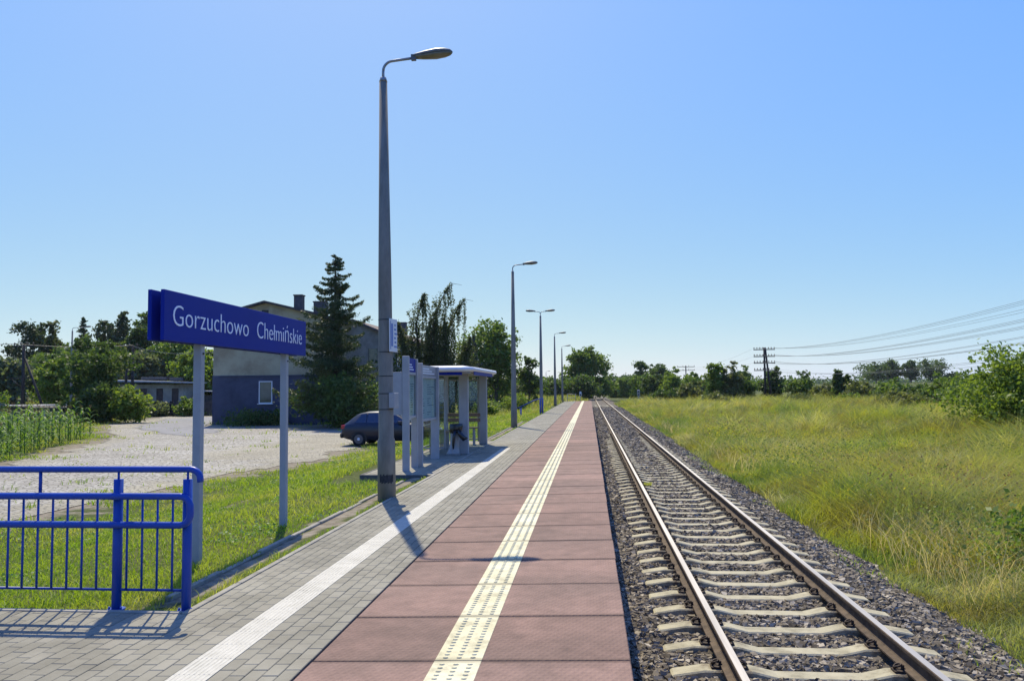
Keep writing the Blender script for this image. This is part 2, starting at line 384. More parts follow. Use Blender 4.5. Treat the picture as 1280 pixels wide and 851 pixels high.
# yard outline in plan (metres)
YARD = [(-18.9, 24.4), (-20.6, 29.2), (-23.9, 38), (-25.0, 41), (-29.6, 47.5), (-35, 55.8), (-38, 66.6), (-41, 75), (-33, 75), (-27.2, 55.4), (-20.6, 54.5), (-12, 54.5), (-10.3, 47), (-10.0, 33.2), (-9.3, 27.2), (-9.7, 24.6), (-10.6, 22.2), (-10.6, 19.8), (-11.2, 15), (-12, 10), (-30, -2), (-34, 4)]
def inpoly(x, y, P):
    r_ = np.zeros(np.shape(x), bool); n = len(P)
    for i in range(n):
        x1, y1 = P[i]; x2, y2 = P[(i+1) % n]
        with np.errstate(divide='ignore', invalid='ignore'):
            c = ((y1 > y) != (y2 > y)) & (x < (x2-x1)*(y-y1)/(y2-y1+1e-12)+x1)
        r_ ^= c
    return r_
def polydist(x, y, P):
    d = np.full(np.shape(x), 1e9)
    for i in range(len(P)):
        a = np.array(P[i]); b = np.array(P[(i+1) % len(P)]); ab = b-a
        t = np.clip(((x-a[0])*ab[0]+(y-a[1])*ab[1])/(ab@ab), 0, 1)
        d = np.minimum(d, np.hypot(x-a[0]-t*ab[0], y-a[1]-t*ab[1]))
    return np.where(inpoly(x, y, P), d, -d)
def grid(name, xs, ys, zf, m, extraf=None, keep=None):
    X, Y = np.meshgrid(xs, ys); Z = zf(X, Y)
    V = np.stack([X, Y, Z], -1).reshape(-1, 3); nx = len(xs); ny = len(ys)
    i = np.arange(ny-1)[:, None]*nx+np.arange(nx-1)[None]; F = np.stack([i, i+1, i+nx+1, i+nx], -1).reshape(-1, 4)
    if keep is not None:
        cx = (X[:-1, :-1]+X[1:, 1:])/2; cy = (Y[:-1, :-1]+Y[1:, 1:])/2; F = F[keep(cx, cy).ravel()]
        us = np.unique(F); mp = np.zeros(len(V), int); mp[us] = np.arange(len(us)); V = V[us]; F = mp[F]
    ex = None
    if extraf: ex = {k: fn(V[:, 0], V[:, 1]) for k, fn in extraf.items()}
    return npmesh(name, V, F, m, smooth=True, extra=ex)
xs = np.unique(np.round(np.concatenate([[-1500, -900, -500, -300, -200, -150, -110, -85], np.arange(-70, -24, 2), np.arange(-24, -12, .6), np.arange(-12, -3.3, .3), [-3.29, -3.2, -3.19, -.41, -.4, 0, .3, .31], np.arange(.6, 4.6, .2), np.arange(4.8, 14, .6), np.arange(14, 60, 3), [70, 90, 110, 140, 170, 200, 260, 330, 420, 600, 900, 1500]]), 3))
ys = np.unique(np.round(np.concatenate([[-60, -30, -15, -8], np.arange(-4, 30, .5), np.arange(30, 80, 1.5), np.arange(80, 160, 4), np.arange(160, 420, 12), [450, 520, 650, 900, 1400, 2500]]), 3))
def soilf(x, y):
    d = polydist(x, y, YARD)
    s = np.where(d > -.3, .7, .62*np.clip(1+(d+.3)/3.2, 0, 1))
    s = np.maximum(s, .75*((x > -3.70) & (x < -3.42) & (y < 45) & (y > 6.6)))
    s = np.maximum(s, .5*sstep(.72, .9, fnoise(x, y, 1.4, 52))*(y < 60)*(y > 9))
    s = np.maximum(s, .5*np.exp(-((x+4.0)**2+(y-6.7)**2)/.3))
    return s*(x < -3)
g = grid('ground', xs, ys, G, mat_ground(), {'soil': soilf}); tag(g, kind='structure')

def mat_setts():
    m = bpy.data.materials.new('granite_setts'); m.use_nodes = True; n = m.node_tree.nodes; l = m.node_tree.links
    b = n['Principled BSDF']; b.inputs['Roughness'].default_value = .75
    geo = n.new('ShaderNodeNewGeometry')
    v = n.new('ShaderNodeTexVoronoi'); v.inputs['Scale'].default_value = 5.2; l.new(geo.outputs['Position'], v.inputs['Vector'])
    e = n.new('ShaderNodeTexVoronoi'); e.feature = 'DISTANCE_TO_EDGE'; e.inputs['Scale'].default_value = 5.2; l.new(geo.outputs['Position'], e.inputs['Vector'])
    c = n.new('ShaderNodeValToRGB'); c.color_ramp.elements[0].color = (.19, .175, .145, 1); c.color_ramp.elements[1].color = (.36, .34, .295, 1)
    l.new(v.outputs['Color'], c.inputs[0])
    j = n.new('ShaderNodeValToRGB'); j.color_ramp.elements[0].position = .02; j.color_ramp.elements[1].position = .09; l.new(e.outputs['Distance'], j.inputs[0])
    x = n.new('ShaderNodeMix'); x.data_type = 'RGBA'; x.inputs['A'].default_value = (.14, .12, .08, 1); l.new(j.outputs[0], x.inputs['Factor']); l.new(c.outputs[0], x.inputs['B'])
    t = n.new('ShaderNodeTexNoise'); t.inputs['Scale'].default_value = 1.2; t.inputs['Detail'].default_value = 6; l.new(geo.outputs['Position'], t.inputs['Vector'])
    a = n.new('ShaderNodeAttribute'); a.attribute_name = 'edge'
    s = n.new('ShaderNodeMath'); s.operation = 'ADD'; l.new(a.outputs['Fac'], s.inputs[0]); l.new(t.outputs[0], s.inputs[1])
    dr = n.new('ShaderNodeValToRGB'); dr.color_ramp.elements[0].position = .78; dr.color_ramp.elements[1].position = .98; l.new(s.outputs[0], dr.inputs[0])
    t3 = n.new('ShaderNodeTexNoise'); t3.inputs['Scale'].default_value = 18; t3.inputs['Detail'].default_value = 6; l.new(geo.outputs['Position'], t3.inputs['Vector'])
    dc = n.new('ShaderNodeValToRGB'); dc.color_ramp.elements[0].position = .3; dc.color_ramp.elements[1].position = .7; dc.color_ramp.elements[0].color = (.165, .145, .10, 1); dc.color_ramp.elements[1].color = (.32, .29, .21, 1); l.new(t3.outputs[0], dc.inputs[0])
    y = n.new('ShaderNodeMix'); y.data_type = 'RGBA'; l.new(dr.outputs[0], y.inputs['Factor']); l.new(x.outputs['Result'], y.inputs['A']); l.new(dc.outputs[0], y.inputs['B'])
    l.new(y.outputs['Result'], b.inputs['Base Color'])
    bp = n.new('ShaderNodeBump'); bp.inputs['Distance'].default_value = .03; l.new(j.outputs[0], bp.inputs['Height']); l.new(bp.outputs[0], b.inputs['Normal'])
    grime(m, .35, (.74, .72, .68), (1.06, 1.06, 1.05), .36, .6)
    return m
def yedge(x, y):
    d = polydist(x, y, YARD)
    e = .55*np.clip(1-d/2.6, 0, 1)
    e = np.maximum(e, .55*sstep(-17.5, -13.0, x)*sstep(21, 30, y))
    e = np.maximum(e, .5*sstep(46, 52, y))
    return e
grid('cobbled_yard', np.arange(-42, -8.5, .3), np.arange(-2, 76, .3), lambda x, y: G(x, y)+.012, mat_setts(), {'edge': yedge},
     keep=lambda x, y: (polydist(x, y, YARD)+.9*(fnoise(x, y, 1.2, 4)-.5)) > 0)['kind'] = 'structure'
ASPH = [(-30.2, 51.8), (-34, 59.6), (-37, 68), (-35, 73), (-31, 66), (-27.3, 55.5), (-25.6, 52.2), (-21.5, 45.9), (-21.5, 42), (-25, 44.9)]
grid('asphalt_patch', np.arange(-38, -20, .3), np.arange(41, 74, .3), lambda x, y: G(x, y)+.022, mat('worn_asphalt', (.16, .155, .15), (.24, .235, .225), 2, .9, .003, 40),
     keep=lambda x, y: (polydist(x, y, ASPH)+.7*(fnoise(x, y, 1.0, 9)-.5)) > 0)['kind'] = 'structure'

# ---------------- platform ----------------
def zp(x): return .024*(x-.23) if x > -3.3 else -.085      # slight crossfall away from the track
PL_END = 108
def boxes(name, B, m, parent=None, ch=.004, rnd=None):
    """many chamfered slabs at once. B (n,6): x0,y0,x1,y1,ztop at x0, ztop at x1 ; skirt 6cm"""
    B = np.asarray(B, float); n = len(B)
    x0, y0, x1, y1, za, zb = B.T
    V = np.zeros((n, 12, 3)); c = ch
    def put(k, x, y, z): V[:, k, 0] = x; V[:, k, 1] = y; V[:, k, 2] = z
    for k, (sx, sy) in enumerate(((0, 0), (1, 0), (1, 1), (0, 1))):
        X = x1 if sx else x0; Y = y1 if sy else y0; Z = zb if sx else za
        put(k, X-(c if sx else -c), Y-(c if sy else -c), Z)
        put(4+k, X, Y, Z-c*.9); put(8+k, X, Y, Z-.07)
    fs = [(0, 1, 2, 3)]+[(k, 4+k, 4+(k+1) % 4, (k+1) % 4) for k in range(4)]+[(4+k, 8+k, 8+(k+1) % 4, 4+(k+1) % 4) for k in range(4)]
    F = (np.arange(n)[:, None, None]*12+np.array(fs)[None]).reshape(-1, 4)
    rr = np.repeat(RNG.random(n) if rnd is None else rnd, len(fs))
    return npmesh(name, V.reshape(-1, 3), F, m, parent, rnd=rr)
def mat_slab():
    m = rndmat('red_anti_slip_concrete', [(.165, .102, .076), (.205, .128, .096), (.245, .158, .122)], .85, 0, .6, [(.165, .112, .086), (.25, .155, .116)], pamt=.5)
    n = m.node_tree.nodes; l = m.node_tree.links; geo = n.new('ShaderNodeNewGeometry'); sp = n.new('ShaderNodeSeparateXYZ'); l.new(geo.outputs['Position'], sp.inputs[0])
    def mth(op, a, b=None):
        x = n.new('ShaderNodeMath'); x.operation = op
        for i, q in enumerate((a, b)):
            if q is None: continue
            if isinstance(q, (int, float)): x.inputs[i].default_value = q
            else: l.new(q, x.inputs[i])
        return x.outputs[0]
    k = 2*math.pi/.05
    a = mth('SINE', mth('MULTIPLY', mth('ADD', sp.outputs[0], mth('MULTIPLY', sp.outputs[1], .55)), k)); b = mth('SINE', mth('MULTIPLY', mth('SUBTRACT', sp.outputs[0], mth('MULTIPLY', sp.outputs[1], .55)), k))
    h = mth('MAXIMUM', a, b)
    t = n.new('ShaderNodeTexNoise'); t.inputs['Scale'].default_value = 120; l.new(geo.outputs['Position'], t.inputs['Vector'])
    h2 = mth('ADD', h, mth('MULTIPLY', t.outputs[0], .8))
    bp = n.new('ShaderNodeBump'); bp.inputs['Distance'].default_value = .0016; l.new(h2, bp.inputs['Height']); l.new(bp.outputs[0], n['Principled BSDF'].inputs['Normal'])
    # grime: rubbed lighter ribs and speckles
    bc = n['Principled BSDF'].inputs['Base Color']; src = bc.links[0].from_socket
    hs = n.new('ShaderNodeMix'); hs.data_type = 'RGBA'; hs.blend_type = 'MULTIPLY'; l.new(src, hs.inputs['A'])
    cr = n.new('ShaderNodeValToRGB'); cr.color_ramp.elements[0].color = (.62, .6, .6, 1); cr.color_ramp.elements[1].color = (1.25, 1.22, 1.22, 1)
    t4 = n.new('ShaderNodeTexNoise'); t4.inputs['Scale'].default_value = 5; t4.inputs['Detail'].default_value = 8; t4.inputs['Roughness'].default_value = .75; l.new(geo.outputs['Position'], t4.inputs['Vector'])
    cr.color_ramp.elements[0].position = .25; cr.color_ramp.elements[1].position = .75
    l.new(t4.outputs[0], cr.inputs[0]); l.new(cr.outputs[0], hs.inputs['B']); hs.inputs['Factor'].default_value = .85; l.new(hs.outputs['Result'], bc)
    return m
SLX0, SLX1 = -1.80, .23
PV = []
for k in range(-1, PL_END-1):
    y0 = .14+k*1.0; j = (random.random()-.5)*.004
    PV.append((SLX0+.004, y0+.005, SLX1+random.uniform(-.004, .004), y0+.995, zp(SLX0)+j, zp(SLX1)+j))
tag(boxes('platform_slabs', PV, grime(mat_slab(), .8, (.80, .80, .80), (1.06, 1.05, 1.05), .38, .56, joint=-.14), ch=.007), kind='structure')
b = MB(); b.box(SLX0-1.42, -3, -.95, .10, PL_END, -.115); b.box(-12, -3, -.4, SLX0-1.43, 6.27, -.165)
tag(b.build('platform_base', M['kerbdark']), kind='structure')
b = MB(); b.box(-.02, -3, -.115, .20, PL_END, -.075); tag(b.build('platform_edge_wall', M['concrete']), kind='structure')
M['paver'] = rndmat('grey_paver', [(.175, .163, .12), (.205, .19, .14), (.23, .215, .16), (.26, .24, .18)], .85, 0, .5, [(.15, .14, .105), (.26, .24, .18)], pamt=.4, bump=.0015)
PX0 = -3.21
def pave(x0, x1, y0, y1, zf, skip=None, w=.107, L=.207):
    out = []; nx = max(1, int(round((x1-x0)/w))); w = (x1-x0)/nx
    for i in range(nx):
        xa = x0+i*w; off = (i % 2)*L/2+ (L*.25 if (i % 4 > 1) else 0)*0
        y = y0-off
        while y < y1:
            ya = max(y, y0); yb = min(y+L, y1)
            if yb-ya > .03 and not (skip and skip((xa+w/2), (ya+yb)/2)):
                j = random.uniform(-.0015, .0015)
                out.append((xa+.002, ya+.002, xa+w-.002, yb-.002, zf(xa)+j, zf(xa+w)+j))
            y += L
    return out
GX0, GX1 = -2.60, -2.34
B_ = pave(GX1+.002, SLX0-.012, 2.5, PL_END, zp)
B_ += pave(PX0, GX0-.002, 2.5, 23.6, zp)
B_ += pave(PX0, GX1, 23.6, PL_END, zp)
B_ += pave(-9.0, PX0-.002, 2.5, 6.27, lambda x: zp(-3.2))
PADX = -4.80
B_ += pave(PADX+.06, PX0-.002, 16.66, 27.4, lambda x: zp(-3.2))
grime(M['paver'], 1.6, (.80, .79, .77), (1.05, 1.05, 1.05), .35, .58)
tag(boxes('platform_paving', B_, M['paver']), kind='structure')
# white guide strip of ribbed tiles
B_ = []; y = 2.5
while y < 23.6:
    for i in range(2):
        xa = GX0+i*.13; B_.append((xa+.001, y+.001, xa+.129, y+.298, zp(xa)+.001, zp(xa+.13)+.001))
    y += .3
guide = boxes('guide_strip', B_, rndmat('white_tile', [(.40, .38, .31), (.45, .43, .35), (.50, .475, .39)], .75, 0, 3, [(.34, .32, .26), (.50, .475, .39)], pamt=.4, bump=.001), ch=.002)
grime(guide.data.materials[0], 5, (.70, .69, .66), (1.03, 1.03, 1.03), .34, .54)
tag(guide, kind='structure')
b = MB()
for i in range(8):
    x = GX0+.018+i*.0325
    b.box(x, 2.5, zp(x)-.002, x+.018, 23.6, zp(x)+.0024, 0)
tag(b.build('guide_strip_ribs', M['kerb'] if False else mat('rib_white', (.38, .36, .29), (.50, .475, .39), 9, .75)), kind='structure')
# yellow tactile strip
TX0, TX1 = -1.0, -.70
yel = rndmat('yellow_tactile_tile', [(.52, .47, .27), (.57, .52, .31), (.61, .56, .36)], .65, 0, 2.5, [(.42, .38, .23), (.64, .60, .41)], pamt=.45)
b_ = []
for k in range(-1, PL_END-1):
    y0 = .14+k; b_.append((TX0, y0+.006, TX1, y0+.994, zp(TX0)+.004, zp(TX1)+.004))
grime(yel, 7, (.66, .65, .63), (1.03, 1.03, 1.03), .34, .52, joint=-.14)
tag(boxes('tactile_strip', b_, yel, ch=.002), kind='structure')
px = np.linspace(TX0+.062, TX1-.062, 3); py = np.arange(3.0, 40, .0625); dm = []
tv = []; tf = []
ang = np.linspace(0, 2*math.pi, 8, endpoint=False)
cx, cy = [q.ravel() for q in np.meshgrid(px, py)]
fr = ((cy-.14) % 1.0); ok = (fr > .04) & (fr < .96); cx = cx[ok]; cy = cy[ok]
zc = .024*(cx-.23)+.004
V = np.concatenate([np.stack([cx[:, None]+.020*np.cos(ang), cy[:, None]+.016*np.sin(ang), np.repeat(zc[:, None], 8, 1)], -1),
                    np.stack([cx[:, None]+.013*np.cos(ang), cy[:, None]+.010*np.sin(ang), np.repeat(zc[:, None]+.007, 8, 1)], -1)], 1)
fs = np.array([(k, (k+1) % 8, 8+(k+1) % 8, 8+k) for k in range(8)]); n_ = len(cx)
F1 = (np.arange(n_)[:, None, None]*16+fs[None]).reshape(-1, 4); F2 = np.arange(n_)[:, None]*16+np.arange(8, 16)[None]
tag(npmesh('tactile_studs', V.reshape(-1, 3), [F1, F2], yel, rnd=np.full(len(F1)+len(F2), .6)), kind='structure')
# kerbs
b = MB()
y = 6.28
while y < PL_END: b.box(PX0-.062, y+.003, -.4, PX0-.004, y+.997, zp(PX0)+.008, b=.004); y += 1
x = PX0-.066
while x > -12: b.box(x-.997, 6.275, -.4, x-.003, 6.333, zp(PX0)+.008, b=.004); x -= 1
tag(b.build('paving_kerb', M['kerb']), kind='structure')
b = MB(); y = 6.9
while y < 44:
    if not 15.7 < y < 27.6:
        t = (y-7)/33; xx = -3.72+.0*t; dz = random.uniform(-.012, .012); dx = random.uniform(-.012, .012)
        if not 13.0 < y < 13.9: b.box(xx-.03+dx, y+.004, -.5, xx+.03+dx, y+.996, -.118+dz, b=.008)
    y += 1
tag(b.build('old_edging_kerb', M['kerb']), kind='structure')
b = MB()   # shelter pad step
b.box(PADX, 16.60, -.5, PX0-.07, 16.655, -.082, b=.004); b.box(PADX, 16.657, -.5, PADX+.056, 27.4, -.078, b=.004)
tag(b.build('shelter_pad_kerb', M['kerbdark']), kind='structure')
b = MB(); b.box(PADX+.058, 16.657, -.5, PX0-.07, 27.4, -.16); tag(b.build('shelter_pad_base', M['kerbdark']), kind='structure')
b = MB(); b.box(-5.42, 16.45, -.6, -5.36, 22, -.24, b=.005); b.box(-5.355, 16.45, -.6, -4.0, 16.51, -.245, b=.005); b.box(-5.355, 16.515, -.6, PADX-.002, 22, -.30)
tag(b.build('lower_kerb', M['kerb']), kind='structure')

# ---------------- track ----------------
TCX = 1.91; SP = .638
def track_bed_z(x, y):
    base = np.where(np.abs(x-TCX) < 1.6, -.825, -.835)
    base = base + .05*sstep(36, 50, y)
    base = base - .26*sstep(3.4, 4.4, x)
    return base + .02*(fnoise(x, y, .35, 2)-.5)
M['bed'] = mat('ballast_bed', (.03, .025, .018), (.20, .16, .11), 34, .95, .03, 22, c3=(.10, .085, .062), detail=3)
tag(grid('track_bed', np.arange(.0, 4.7, .1), np.concatenate([np.arange(0, 60, .25), np.arange(60, 320, 4)]), track_bed_z, M['bed']), kind='structure')
M['stone'] = rndmat('ballast_stone', [(.03, .024, .016), (.09, .073, .048), (.15, .125, .085), (.24, .20, .14), (.48, .42, .31)], .9, 0, 1.1, [(.09, .07, .042), (.20, .16, .105)], pamt=.3)
def stones(name, N, seed):
    rg = np.random.default_rng(seed)
    y = 3.8*np.exp(rg.random(N)**.85*np.log(100/3.8)); x = .12+rg.random(N)*4.4
    ph = ((y-7.9+SP/2) % SP)-SP/2
    edge = 4.12+.4*(fnoise(y, y*0, 1.1, 5)-.5)+.15*(rg.random(N)-.5)
    cover = rg.random(N) < sstep(32, 50, y)*.8
    ok = ((np.abs(ph) > .135) | (x < .64) | (x > 3.18) | cover) & (x < edge)
    dr = np.minimum(np.abs(x-1.15), np.abs(x-2.67)); ok &= dr > .09
    x = x[ok]; y = y[ok]; n = len(x)
    s = (.010+.013*rg.random(n)**1.5)*(1+y/40)
    z = track_bed_z(x, y)+.006+rg.random(n)*.034
    cube = np.array([(a, b_, c) for c in (-1, 1) for b_ in (-1, 1) for a in (-1, 1)], float)
    V = cube[None]*(1+.75*(rg.random((n, 8, 3))-.5))*np.stack([s*(.9+.5*rg.random(n)), s*(.8+.4*rg.random(n)), s*(.65+.35*rg.random(n))], -1)[:, None]
    # random rotation
    a = rg.random(n)*6.28; t = (rg.random(n)-.5)*2.6
    ca, sa, ct, st = np.cos(a), np.sin(a), np.cos(t), np.sin(t)
    X = V[..., 0]; Y = V[..., 1]*ct[:, None]-V[..., 2]*st[:, None]; Z = V[..., 1]*st[:, None]+V[..., 2]*ct[:, None]
    V = np.stack([X*ca[:, None]-Y*sa[:, None], X*sa[:, None]+Y*ca[:, None], Z], -1)+np.stack([x, y, z], -1)[:, None]
    fs = np.array([(0, 2, 3, 1), (4, 5, 7, 6), (0, 1, 5, 4), (2, 6, 7, 3), (0, 4, 6, 2), (1, 3, 7, 5)])
    F = (np.arange(n)[:, None, None]*8+fs[None]).reshape(-1, 4)
    return npmesh(name, V.reshape(-1, 3), F, M['stone'], rnd=np.repeat(rg.random(n), 6))
tag(stones('ballast', 260000, 3), 'crushed grey stone ballast under and beside the railway track', 'ballast', kind='stuff')
RX = (1.155, 2.665)
RT = -.555
def rail(xc):
    p = [(-.07, -.165), (.07, -.165), (.07, -.150), (.02, -.135), (.009, -.12), (.009, -.045), (.034, -.033), (.036, -.008), (.030, 0), (-.030, 0), (-.036, -.008), (-.034, -.033), (-.009, -.045), (-.009, -.12), (-.02, -.135), (-.07, -.150)]
    b = MB(); poly = [(q[0], q[1]) for q in p]; n = len(poly)
    ysq = [-4]+list(range(0, 320, 20))
    rings = [[(xx, yy, zz) for xx, zz in poly] for yy in ysq]
    b.loft(rings, 0, False)
    for i in range(len(b.f)):
        vs = [b.v[q] for q in b.f[i]]
        if all(abs(v[2]) < 1e-6 for v in vs): b.m[i] = 1
        elif all(-.034 < v[2] for v in vs) and len(vs) == 4: b.m[i] = 0
    return b.build('rail', [M['railside'], M['railtop']], loc=(xc, 0, RT))
tag(rail(RX[0]), 'steel rail nearest the platform, polished top and rusty sides', 'rail', 'rails of the single track')
tag(rail(RX[1]), 'steel rail beside the grass, farther from the platform', 'rail', 'rails of the single track')
sl = empty('concrete_sleeper'); tag(sl, 'pale concrete sleeper lying in the ballast under both rails', 'sleeper', 'concrete sleepers under the track')
prof = [(-1.25, -.785), (-1.23, -.77), (-.97, -.727), (-.57, -.727), (-.36, -.775), (.36, -.775), (.57, -.727), (.97, -.727), (1.23, -.77), (1.25, -.785), (1.25, -.92), (-1.25, -.92)]
b = MB(); n = len(prof); w = .10; c = .015
rings = [[(x, -w-.03*(1 if z < -.9 else 0), z-(0 if z < -.9 else .012)) for x, z in prof], [(x, -w+c, z) for x, z in prof], [(x, w-c, z) for x, z in prof], [(x, w+.03*(1 if z < -.9 else 0), z-(0 if z < -.9 else .012)) for x, z in prof]]
b.loft(rings, 0, False); body = b.build('sleeper_body', M['sleeper'], sl)
def clip(parent, x, side):
    b = MB(); px_ = x+side*.105; a = []
    for k in range(15):
        t = k/14*2*math.pi*1.55; a.append((px_+.012*side+.030*math.cos(t)*side, .0+.034*math.sin(t)+.012*(k/14-.5), -.695+.028*math.sin(t*.5)+.008*k/14))
    b.tube(a, .0085, 6, 0); b.tube([(px_-.03*side, 0, -.725), (px_-.03*side, 0, -.67)], .014, 6, 0); b.box(px_-.05, -.055, -.727, px_+.05, .055, -.710)
    return b.build('rail_clip', M['clip'], parent)
for rx in (RX[0]-TCX, RX[1]-TCX):
    for s_ in (-1, 1): clip(sl, rx, s_)
sl.location = (TCX, 7.9-SP*7, 0)
for k in range(-6, 170):
    if k < 55:
        c = copy_tree(sl)
    else:
        c = sl.copy(); COL.objects.link(c); bb = body.copy(); COL.objects.link(bb); bb.parent = c
    c.location = (TCX+random.uniform(-.008, .008), 7.9+SP*k+random.uniform(-.012, .012), random.uniform(-.004, .004)); c.rotation_euler.z = random.uniform(-.006, .006)

# ---------------- lamps ----------------
def lamp(x, y, label, arms=(1,), H=7.08, group='lamp posts along the platform', zb=-.14, armlen=.52, azi=0):
    t = empty('street_lamp', (x, y, zb)); tag(t, label, 'street lamp', group)
    b = MB(); b.tube([(0, 0, -.2), (0, 0, .98), (0, 0, 1.03), (0, 0, 3.5), (0, 0, H)], [.152, .145, .125, .112, .066], 20); b.build('pole', M['pole'], t)
    b = MB(); b.tube([(0, 0, H-.03), (0, 0, H+.05)], [.072, .05], 12); b.build('pole_cap', M['galv'], t)
    for s in arms:
        e = MB(); P = [(0, 0, H), (0, 0, H+.16)]
        for k in range(7):
            a = math.pi/2*k/6; P.append((s*(.17-.17*math.cos(a)), 0, H+.16+.17*math.sin(a)))
        P.append((s*armlen, 0, H+.36)); e.tube(P, .024, 8); arm = e.build('arm', M['galv'], t)
        # head: housing and bowl
        hs = MB(); bo = MB(); z0 = H+.365; st = [(0, .045, .05), (.06, .06, .07), (.2, .085, .10), (.4, .115, .125), (.55, .10, .105), (.64, .06, .07), (.68, .012, .02)]
        ru = []; rl = []
        for d, hw, hh in st:
            X = s*(armlen+d); zc_ = z0+.02+d*.06
            ru.append([(X, hw*math.cos(a), zc_+hh*.75*math.sin(a)) for a in [math.pi*q/8 for q in range(9)]]+[(X, 0, zc_-.003)])
            rl.append([(X, hw*.93*math.cos(a), zc_-.006-hh*.62*math.sin(a)) for a in [math.pi*q/8 for q in range(9)]])
        hs.loft(ru, 0); bo.loft(rl[1:], 0)
        hs.box(s*(armlen-.03), -.035, z0-.045, s*(armlen+.05), .035, z0+.05)
        h = hs.build('lamp_head', M['lamphouse'], t); bo.build('bowl', M['bowl'], h)
    return t
L1 = lamp(-3.36, 13.22, 'tall concrete lamp post nearest the camera with small signs strapped to it, before the shelter')
L1.rotation_euler.y = -.008
for z, lab in ((2.99, 0), (2.45, 0), (2.05, 0), (1.76, 0), (1.50, 0)):
    rr_ = .125-.013*max(0, (z-1.03)/2.5)+.003
    b = MB(); b.tube([(0, 0, z-.008), (0, 0, z+.008)], rr_, 20, cap=False); b.build('steel_strap', M['darkmetal'], L1)
b = MB(); b.box(.135, -.14, 2.45, .150, .14, 3.0, b=.004); b.box(.10, -.05, 2.5, .135, .05, 2.95); sg = b.build('pole_sign', M['white'], L1); sg['label'] = 'white plate with blue lettering strapped to the pole'
sg.rotation_euler.z = R(-12)
b = MB(); b.box(.1505, -.125, 2.49, .153, -.105, 2.96); b.box(.1505, -.09, 2.54, .153, -.02, 2.92)
for k in range(6): b.box(.1505, .02+.012*(k % 2), 2.52+.072*k, .153, .12-.02*(k % 3), 2.552+.072*k)
b.build('sign_marks', mat('sign_mark_blue', (.16, .22, .42), rough=.5), sg)
b = MB(); b.box(.10, -.10, 1.52, .20, .07, 1.77, b=.006); bx_ = b.build('junction_box', M['greypost'], L1); bx_.rotation_euler.z = R(-12)
b = MB()
for k in range(14):
    a0 = -2.15+.115*k; zz = .30+.012*math.sin(k*2.1); rr_ = .1515
    b.add([(rr_*math.cos(a0), rr_*math.sin(a0), zz), (rr_*math.cos(a0+.12), rr_*math.sin(a0+.12), zz+.008*math.sin(k+1)), (rr_*math.cos(a0+.12), rr_*math.sin(a0+.12), zz+.13+.01*math.cos(k*1.7)), (rr_*math.cos(a0), rr_*math.sin(a0), zz+.13+.01*math.cos((k-1)*1.7))], [(0, 1, 2, 3)])
sp_ = b.build('painted_mark', M['stain'], L1); sp_['label'] = 'black sprayed smudge near the foot of the pole'
lamp(-3.55, 38, 'concrete lamp post with one arm, second from the camera, just beyond the shelter', H=7.35)
lamp(-3.5, 59, 'concrete lamp post with two opposite lamp heads, third along the platform', arms=(-1, 1), H=7.1, armlen=.4)
lamp(-3.5, 83, 'concrete lamp post with one arm, fourth along the platform', H=7.1)
lamp(-3.55, 106.5, 'concrete lamp post with one arm at the far platform end, fifth and smallest looking', H=7.0)
for x, y, lab in ((-3.5, 38, 0), (-3.5, 59, 0)):
    pass

# ---------------- station sign ----------------
t = empty('station_sign', (-4.285, 8.72, -.2)); tag(t, 'big blue station name board with white lettering on two grey posts in the grass', 'sign')
for yy in (-.17, 2.34):
    b = MB(); b.box(-.045, yy-.045, -.3, .045, yy+.045, 2.42, b=.006); p = b.build('post', M['greypost'], t)
    b = MB()
    for zz in (2.30,): b.tube([(.042, yy, zz), (.056, yy, zz)], .012, 8)
    b.build('bolt', M['darkmetal'], p)
for xx in (.067, -.067):
    b = MB(); b.box(xx-.02, -1.08, 2.395, xx+.02, 2.96, 2.905, b=.004); b.build('name_board', M['signblue'], t)
def text_obj(name, s, size, mat_, parent, loc, rot, xs_=1, off=0, depth=.003):
    cu = bpy.data.curves.new('tmp', 'FONT'); cu.body = s; cu.size = size; cu.extrude = depth; cu.offset = off; cu.resolution_u = 4
    to = bpy.data.objects.new('tmp', cu); COL.objects.link(to)
    dg = bpy.context.evaluated_depsgraph_get(); me = bpy.data.meshes.new_from_object(to.evaluated_get(dg))
    bpy.data.objects.remove(to); o = bpy.data.objects.new(name, me); COL.objects.link(o)
    me.materials.clear(); me.materials.append(mat_); o.parent = parent; o.location = loc; o.rotation_euler = rot; o.scale = (xs_, 1, 1)
    w_ = max(v.co.x for v in me.vertices); return o, w_
for q, (s_, y0, y1) in enumerate((('Gorzuchowo', -.93, .92), ('Chełmińskie', 1.16, 2.78))):
    o, w_ = text_obj('lettering', s_, .315, M['lettering'], t, (.0885, y0, 2.555), (R(90), 0, R(90)), 1, -.0045)
    o.scale = ((y1-y0)/w_, 1, 1)

# ---------------- railing near ----------------
t = empty('blue_railing', (-3.28, 6.42, -.10)); tag(t, 'bright blue tubular railing with thin balusters at the paving edge, left foreground', 'railing')
def add(name, pts, rad, n=10, parent=None):
    b = MB(); b.tube(pts, rad, n); return b.build(name, M['blue'], parent or t)
for xx in (-.02, -.62, -4.1):
    b = MB(); b.tube([(xx, 0, -.15), (xx, 0, 1.065)], .038, 12); po = b.build('post', M['blue'], t)
    b = MB(); b.tube([(xx, 0, .0), (xx, 0, .012)], .07, 16); b.tube([(xx+.05, -.02, .01), (xx+.05, -.02, .03)], .009, 6); b.tube([(xx-.05, -.02, .01), (xx-.05, -.02, .03)], .009, 6); b.build('base_plate', M['blue'], po)
    b = MB(); b.tube([(xx, 0, 1.04), (xx, 0, 1.13)], .010, 8); b.build('stub', M['blue'], po)
for xx in (-1.31, -2.7): add('stub', [(xx, 0, .93), (xx, 0, 1.13)], .014)
